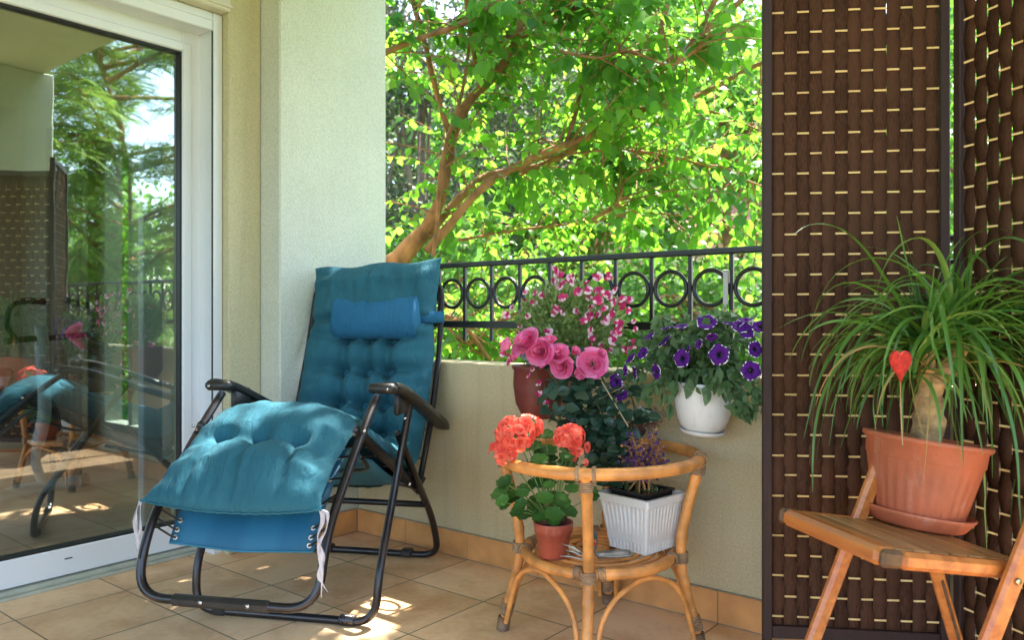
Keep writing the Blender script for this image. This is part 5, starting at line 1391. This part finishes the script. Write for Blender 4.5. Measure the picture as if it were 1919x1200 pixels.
raw=[([P(790,440,4.95),P(828,370,4.9),P(850,270,4.9),P(880,190,4.9),P(945,115,4.9),P(975,60,4.85),P(1010,-40,4.8),P(1060,-260,4.7)],.060,.030),
 ([P(800,470,4.9),P(835,430,4.85),P(905,355,4.8),P(985,305,4.8),P(1060,275,4.75),P(1130,240,4.7),P(1215,150,4.65),P(1300,80,4.6),P(1400,-10,4.5),P(1520,-160,4.3)],.044,.022),
 ([P(790,450,5.0),P(850,385,5.0),P(915,330,5.1),P(1000,315,5.1),P(1100,262,5.0),P(1160,215,5.0),P(1260,195,4.9),P(1340,165,4.8),P(1425,118,4.7),P(1600,40,4.4)],.050,.020),
 ([P(812,480,4.8),P(820,400,4.75),P(832,300,4.7),P(868,190,4.7),P(880,90,4.7),P(885,0,4.7),P(880,-160,4.7)],.022,.012),
 ([P(640,150,4.6),P(730,98,4.6),P(800,68,4.55),P(880,40,4.5),P(960,-20,4.4)],.035,.018),
 ([P(880,125,4.85),P(940,75,4.8),P(1000,48,4.7),P(1085,5,4.6),P(1150,-80,4.5)],.016,.009),
 ([P(1100,262,5.0),P(1200,205,5.1),P(1290,200,5.2),P(1370,225,5.2),P(1430,245,5.2),P(1560,300,5.2)],.016,.008),
 ([P(1050,95,4.4),P(1120,108,4.4),P(1180,95,4.35),P(1260,120,4.3),P(1330,60,4.2)],.012,.007),
 ([P(1000,300,4.9),P(1130,285,4.9),P(1240,290,4.9),P(1330,315,4.9),P(1430,350,4.9),P(1560,420,4.8)],.014,.007),
 ([P(1110,412,5.1),P(1160,375,5.0),P(1175,335,4.9),P(1250,300,4.7)],.018,.008),
 ([P(840,450,5.0),P(920,440,5.2),P(1010,425,5.4),P(1110,412,5.5),P(1230,400,5.5),P(1420,440,5.5)],.018,.008),
 ([P(835,590,5.2),P(880,620,5.2),P(925,675,5.2)],.020,.014),
 ([P(800,560,5.2),P(870,640,5.2),P(940,600,5.3),P(1050,560,5.3)],.016,.009),
 # limbs that climb out of the picture over the balcony front
 ([P(975,60,4.85),LD(.1,4.6,3.4),LD(.5,4.4,4.4),LD(.9,4.3,5.4)],.034,.012),
 ([P(1215,150,4.65),LD(1.1,4.4,3.3),LD(1.6,4.3,4.2),LD(2.0,4.4,5.0)],.030,.012),
 ([P(850,270,4.9),LD(-.6,4.7,2.8),LD(-.9,4.5,3.8),LD(-.9,4.3,4.9)],.034,.012),
 ([P(900,160,4.9),LD(-.3,4.2,3.0),LD(-.3,3.7,3.7),LD(-.1,3.4,4.4)],.026,.010),
 ([P(1300,80,4.6),LD(1.3,4.0,3.0),LD(1.5,3.6,3.6),LD(1.9,3.5,4.0)],.024,.010),
 ([P(1060,275,4.75),LD(.5,4.9,2.6),LD(.7,5.1,3.6),LD(.6,5.3,4.6)],.026,.010)]
limbs=[]
for k,(pts,r0,r1) in enumerate(raw):
    s_=S(pts,7); nn=len(s_); r0*=.62; r1*=.75
    # small kinks so the limbs are not perfect curves
    s_=[q+Vector((noise.noise(q*1.7)*.03,noise.noise(q*1.7+Vector((5,5,5)))*.03,noise.noise(q*2.3+Vector((9,1,1)))*.03))*min(1,i/4) for i,q in enumerate(s_)]
    MB().tube(s_,[r0+(r1-r0)*i/nn+.22*r0*noise.noise(s_[i]*6) for i in range(nn)],10).build('limb',M_bark1,t)
    limbs.append(s_)
low=[(l,.12) for l in limbs[:13]]; hi=[(l,.3) for l in limbs[13:]]
def infront(p): 
    return p.y>2.75
_g=[(PZ(x,y,z),z,r) for x,y,z,r in ((705,1182,0,.085),(650,1196,0,.06),(735,1138,0,.05),(700,1130,0,.03),(165,1085,0,.045),(235,1078,0,.05),(105,1120,0,.04),(130,1150,0,.03),(545,1078,0,.028),(200,1100,0,.03),(60,1090,0,.04),(340,1090,0,.03),(790,1135,0,.025),(610,1175,0,.03),(850,1185,0,.02),(280,1130,0,.02),(390,795,.60,.17),(445,785,.61,.12),(575,778,.62,.035))]
SUN_GAPS=[((q-SUN*(z/SUN.z)).xy,r) for q,z,r in _g]  # holes shaped into the crown along the sun rays to place sun spots
def in_sun_gap(p):
    q=Vector(p); f=(q-SUN*(q.z/SUN.z)).xy
    return any((f-g).length<r+.02 for g,r in SUN_GAPS)
a=crown(low,400,(.35,1.1),15,(.042,.092),infront,.5,.75)
b=crown(hi,330,(.5,1.25),17,(.085,.15),infront)
# short dense shoots hanging in the view
c=crown([(limbs[i],.1) for i in (1,2,4,5,7,8,10)],95,(.25,.6),9,(.07,.12),infront,.9,.3)
PP=[*a[0],*b[0],*c[0]]; DD=[*a[1],*b[1],*c[1]]; NN=[*a[2],*b[2],*c[2]]; SS=[*a[3],*b[3],*c[3]]
kp=[i for i in range(len(PP)) if not in_sun_gap(PP[i])]; PP=[PP[i] for i in kp]; DD=[DD[i] for i in kp]; NN=[NN[i] for i in kp]; SS=[SS[i] for i in kp]
tv=[leaf_tmpl(.80,(0,.80,1,.92,.62,.18,0),.16,.28,.05),leaf_tmpl(.66,(0,.9,1,.8,.45,.12,0),.35,.55,.07),leaf_tmpl(.72,(0,.7,1,.95,.7,.3,0),-.12,.10,.06)]
for k in range(3): scatter('foliage',tv[k],PP[k::3],DD[k::3],NN[k::3],SS[k::3],M_mul,t)
TWIG.build('twigs',M_bark1,t)
print('mulberry leaves',len(PP))

T_small=leaf_tmpl(.6,(0,1,.75,0),.15,.2)
def bgtree(name,label,c,rad,n,size,m,trunk_base,tm=T_small,group='trees in the garden beyond the railing',bark=M_bark1,ncl=46,tr=.12,hole=.2):
    t=thing(name,label,'tree',tuple(trunk_base),0,group)
    c=np.array(c); rad=np.array(rad)
    cl=c+rnd_unit(ncl)*np.random.uniform(.25,1,(ncl,1))**.6*rad; cr=np.random.uniform(.22,.42,ncl)*rad.mean()
    k=np.random.randint(0,ncl,n); u=rnd_unit(n); r=np.random.uniform(.2,1,(n,1))**.6
    p=cl[k]+u*r*cr[k][:,None]*np.array([1.1,1.1,.75])
    d=np.random.normal(size=(n,3))+np.array([0,0,-.35]); nr=rnd_unit(n)*.8+np.array([0,-.2,1])
    scatter('crown',tm,p,d,nr,np.random.uniform(*size,n),m,t)
    mb=MB(); tb=Vector(trunk_base); top=Vector(c)
    s_=spline([tb-Vector((0,0,.1)),tb.lerp(top,.4)+Vector((.1,.1,0)),top,top+Vector((0,0,rad[2]*.5))],6); mb.tube(s_,[tr*(1-.85*i/len(s_)) for i in range(len(s_))],9)
    for i in range(0,ncl,2):
        q=s_[random.randint(len(s_)//3,len(s_)-3)]; e=Vector(cl[i]); mb.tube([q,q.lerp(e,.5)+Vector((0,0,.12)),e],[tr*.28,tr*.18,tr*.06],5,cap=False)
    mb.build('trunk',bark,t); return t
M_lime=leafmat('bright_leaf',[(.08,.21,.03),(.12,.28,.04),(.17,.34,.06),(.06,.16,.045)],.5,.5,(1.1,1.15,.6))
M_mid=leafmat('mid_leaf',[(.05,.13,.02),(.08,.19,.03),(.12,.25,.04)],.5,.4)
M_greyg=leafmat('grey_green_leaf',[(.06,.09,.04),(.09,.12,.06),(.05,.07,.035)],.6,.3)
M_greybark=mat('grey_bark',(.20,.15,.12),.85,.3,8,.6,20)
Gz=-3.3
def gl(L,D): return LD(L,D,Gz)
bgtree('grey_green_tree','fine grey-green leafed tree behind the left limbs of the mulberry',P(790,250,11),(2.2,1.8,2.6),19000,(.06,.11),M_greyg,gl(-1.5,11),bark=M_greybark,ncl=60)
bgtree('bright_tree','bright lime green tree farther back at the right beside the screen edge',P(1360,300,11.5),(2.3,1.8,2.6),17000,(.07,.13),M_lime,gl(3.0,11.5),ncl=56)
bgtree('tall_tree','tall lime green tree with sky showing through its top behind the middle of the railing',P(1100,90,15),(3.4,2.2,3.0),17000,(.08,.15),M_lime,gl(1.4,15),ncl=54)
bgtree('round_tree','mid green round tree low behind the centre of the railing',P(1050,400,14),(2.6,1.8,2.2),15000,(.07,.14),M_lime,gl(.8,14))
bgtree('bushy_tree','mid green bushy tree low behind the left end of the railing',P(860,600,9),(1.2,1.2,1.3),8000,(.06,.11),M_lime,gl(-.6,9))
bgtree('garden_bush','bright bushy tree whose top reaches the rings of the railing at the right',P(1300,640,9.5),(1.7,1.3,1.1),9000,(.06,.11),M_lime,gl(2.2,9.5))
bgtree('garden_tree','dense tree in the garden seen through the far room window',(-11.2,5.5,.6),(2.4,2.0,2.6),11000,(.08,.15),M_lime,(-11.2,5.5,Gz))
bgtree('garden_tree','dense green tree beyond the balcony end mirrored at the left of the door glass',(9.6,7.0,.9),(2.6,2.6,3.2),14000,(.09,.16),M_lime,(9.6,7.0,Gz))
bgtree('garden_tree','green tree glimpsed only through the slit and gaps of the woven screen',P(1800,330,11.5),(1.8,1.8,2.8),9000,(.08,.15),M_lime,gl(6.5,11.5))
bgtree('garden_tree','green tree at the far right behind the screen panel nearest the photo edge',P(2150,330,13),(3.2,1.8,3.2),9000,(.1,.18),M_lime,gl(10.4,13))
# feather-leaved tree mirrored in the door glass
lt=T_lance
pv=[];pf=[]
for k in range(11):
    for sg in (-1,1):
        if k==10 and sg==-1: continue
        x0=.15+.08*k; a=0 if k==10 else math.radians(62)*sg; L=.26*(1-.35*abs(k-4)/7); ca,sa=math.cos(a),math.sin(a); b=len(pv)
        for (q,w_) in ((0,0),(.4,.055),(1,0)):
            if w_==0: pv.append((x0+ca*L*q,sa*L*q,-.08*q-.25*x0*x0))
            else:
                pv.append((x0+ca*L*q+sa*w_*.5,sa*L*q-ca*w_*.5,-.02-.25*x0*x0)); pv.append((x0+ca*L*q-sa*w_*.5,sa*L*q+ca*w_*.5,-.02-.25*x0*x0))
        pf.append([b,b+1,b+3,b+2])
b=len(pv); pv+=[(0,-.006,0),(0,.006,0),(.95,0,-.22)]; pf.append([b,b+2,b+1])
T_feather=(np.array(pv,float),pf)
t=thing('feathery_tree','feather-leaved tree beyond the balcony end mirrored in the sliding door glass','tree',(4.6,5.4,Gz))
M_fea=leafmat('feather_leaf',[(.10,.24,.03),(.16,.32,.04),(.24,.40,.07),(.30,.30,.07)],.5,.45)
fb=MB(); fl_=[]
tb=spline([Vector((4.6,5.6,Gz-.1)),Vector((4.6,5.3,-1)),Vector((4.9,5.0,.4)),Vector((4.7,4.9,1.2)),Vector((4.1,4.8,2.2)),Vector((3.9,4.6,3.2)),Vector((4.2,4.4,4.2))],6)
fb.tube(tb,[.075-.055*i/len(tb) for i in range(len(tb))],10)
PP=[];DD=[];NN=[];SS=[]
for k in range(74):
    i=random.randint(7,len(tb)-2); p=tb[i]; az=random.uniform(0,2*PI); d=Vector((math.cos(az),math.sin(az),random.uniform(.0,.5))).normalized(); L=random.uniform(1.0,2.3)
    s_=spline([p,p+d*L*.5+Vector((0,0,.1)),p+d*L+Vector((0,0,-.1))],6); fb.tube(s_,[.03-.024*q/len(s_) for q in range(len(s_))],6,cap=False)
    for q in range(3,len(s_)):
        for _ in range(11):
            PP.append(tuple(s_[q]+Vector(rnd_unit(1)[0])*.15)); az=random.uniform(0,2*PI); DD.append((math.cos(az),math.sin(az),random.uniform(-.5,.25))); NN.append((random.uniform(-.3,.3),random.uniform(-.3,.3),1)); SS.append(random.uniform(.20,.36))
fb.build('trunk',M_bark1,t); scatter('crown',T_feather,PP,DD,NN,SS,M_fea,t)

bgtree('garden_tree','tall green tree beside the house beyond the open end of the balcony',(11.5,1.5,.8),(2.6,2.8,3.0),9000,(.1,.18),M_mid,(11.5,1.5,Gz))
bgtree('garden_tree','bushy green tree across the garden past the open end of the balcony',(12.5,-5.0,.2),(2.6,3.0,2.6),9000,(.1,.18),M_mid,(12.5,-5.0,Gz))
# far wood that closes the view
n=46000; L_=np.random.uniform(-22,26,n); D_=np.random.uniform(26,33,n); topz=11.5+1.8*np.sin(L_*.45)+1.3*np.sin(L_*1.3+1)
z_=-3.4+(topz+3.4)*np.random.uniform(0,1,n)**.8
pp=np.stack([L_*CT-D_*ST,L_*ST+D_*CT,z_],1)
o=scatter('wood',T_small,pp,np.random.normal(size=(n,3))+np.array([0,0,-.3]),rnd_unit(n)+np.array([0,-.4,.9]),np.random.uniform(.35,.7,n),M_lime); tag(o,'distant mass of green foliage closing the view beyond the garden','foliage',kind='stuff')
# pink house beyond the garden
M_pink=mat('pink_render',(.58,.30,.25),.9,.12,2,.3,20); M_pane=mat('dark_window_glass',(.05,.06,.07),.15,.1,2)
c=gl(5.2,23); rzp=TH+.25
t=thing('pink_house','pink rendered house half hidden by the trees beyond the railing','house',tuple(c),rzp)
Mh_=MATW[t.name]
wl=MB().box((-3.6,0,0),(3.6,6,6.6),M=Mh_); wl.build('wall',M_pink,t)
rf=MB()
for q in ([(-4,-.4,6.6),(4,-.4,6.6),(4,3,8.2),(-4,3,8.2)],[(-4,6.4,6.6),(4,6.4,6.6),(4,3,8.2),(-4,3,8.2)]): 
    b=len(rf.v); rf.v+=[Mh_@Vector(v) for v in q]; rf.f.append([b,b+1,b+2,b+3]); rf.m.append(0); rf.sm.append(False)
o=rf.build('roof',mat('roof_tile',(.38,.15,.08),.8,.3,6),t); o.modifiers.new('thick','SOLIDIFY').thickness=.15
for z in (.9,3.6):
    for x in (-2.6,-.5,1.6):
        w_=MB().box((x-.06,-.05,z-.06),(x+1.06,-.001,z+1.46),M=Mh_).build('window_frame',M_pvc,t)
        MB().box((x,-.062,z),(x+1.0,-.0505,z+1.4),M=Mh_).build('pane',M_pane,w_)
MB().box((-3.6,-1.0,2.9),(3.6,-.002,3.05),M=Mh_).build('balcony_slab',mat('balcony_concrete',(.5,.45,.4),.9,.1,4),t)
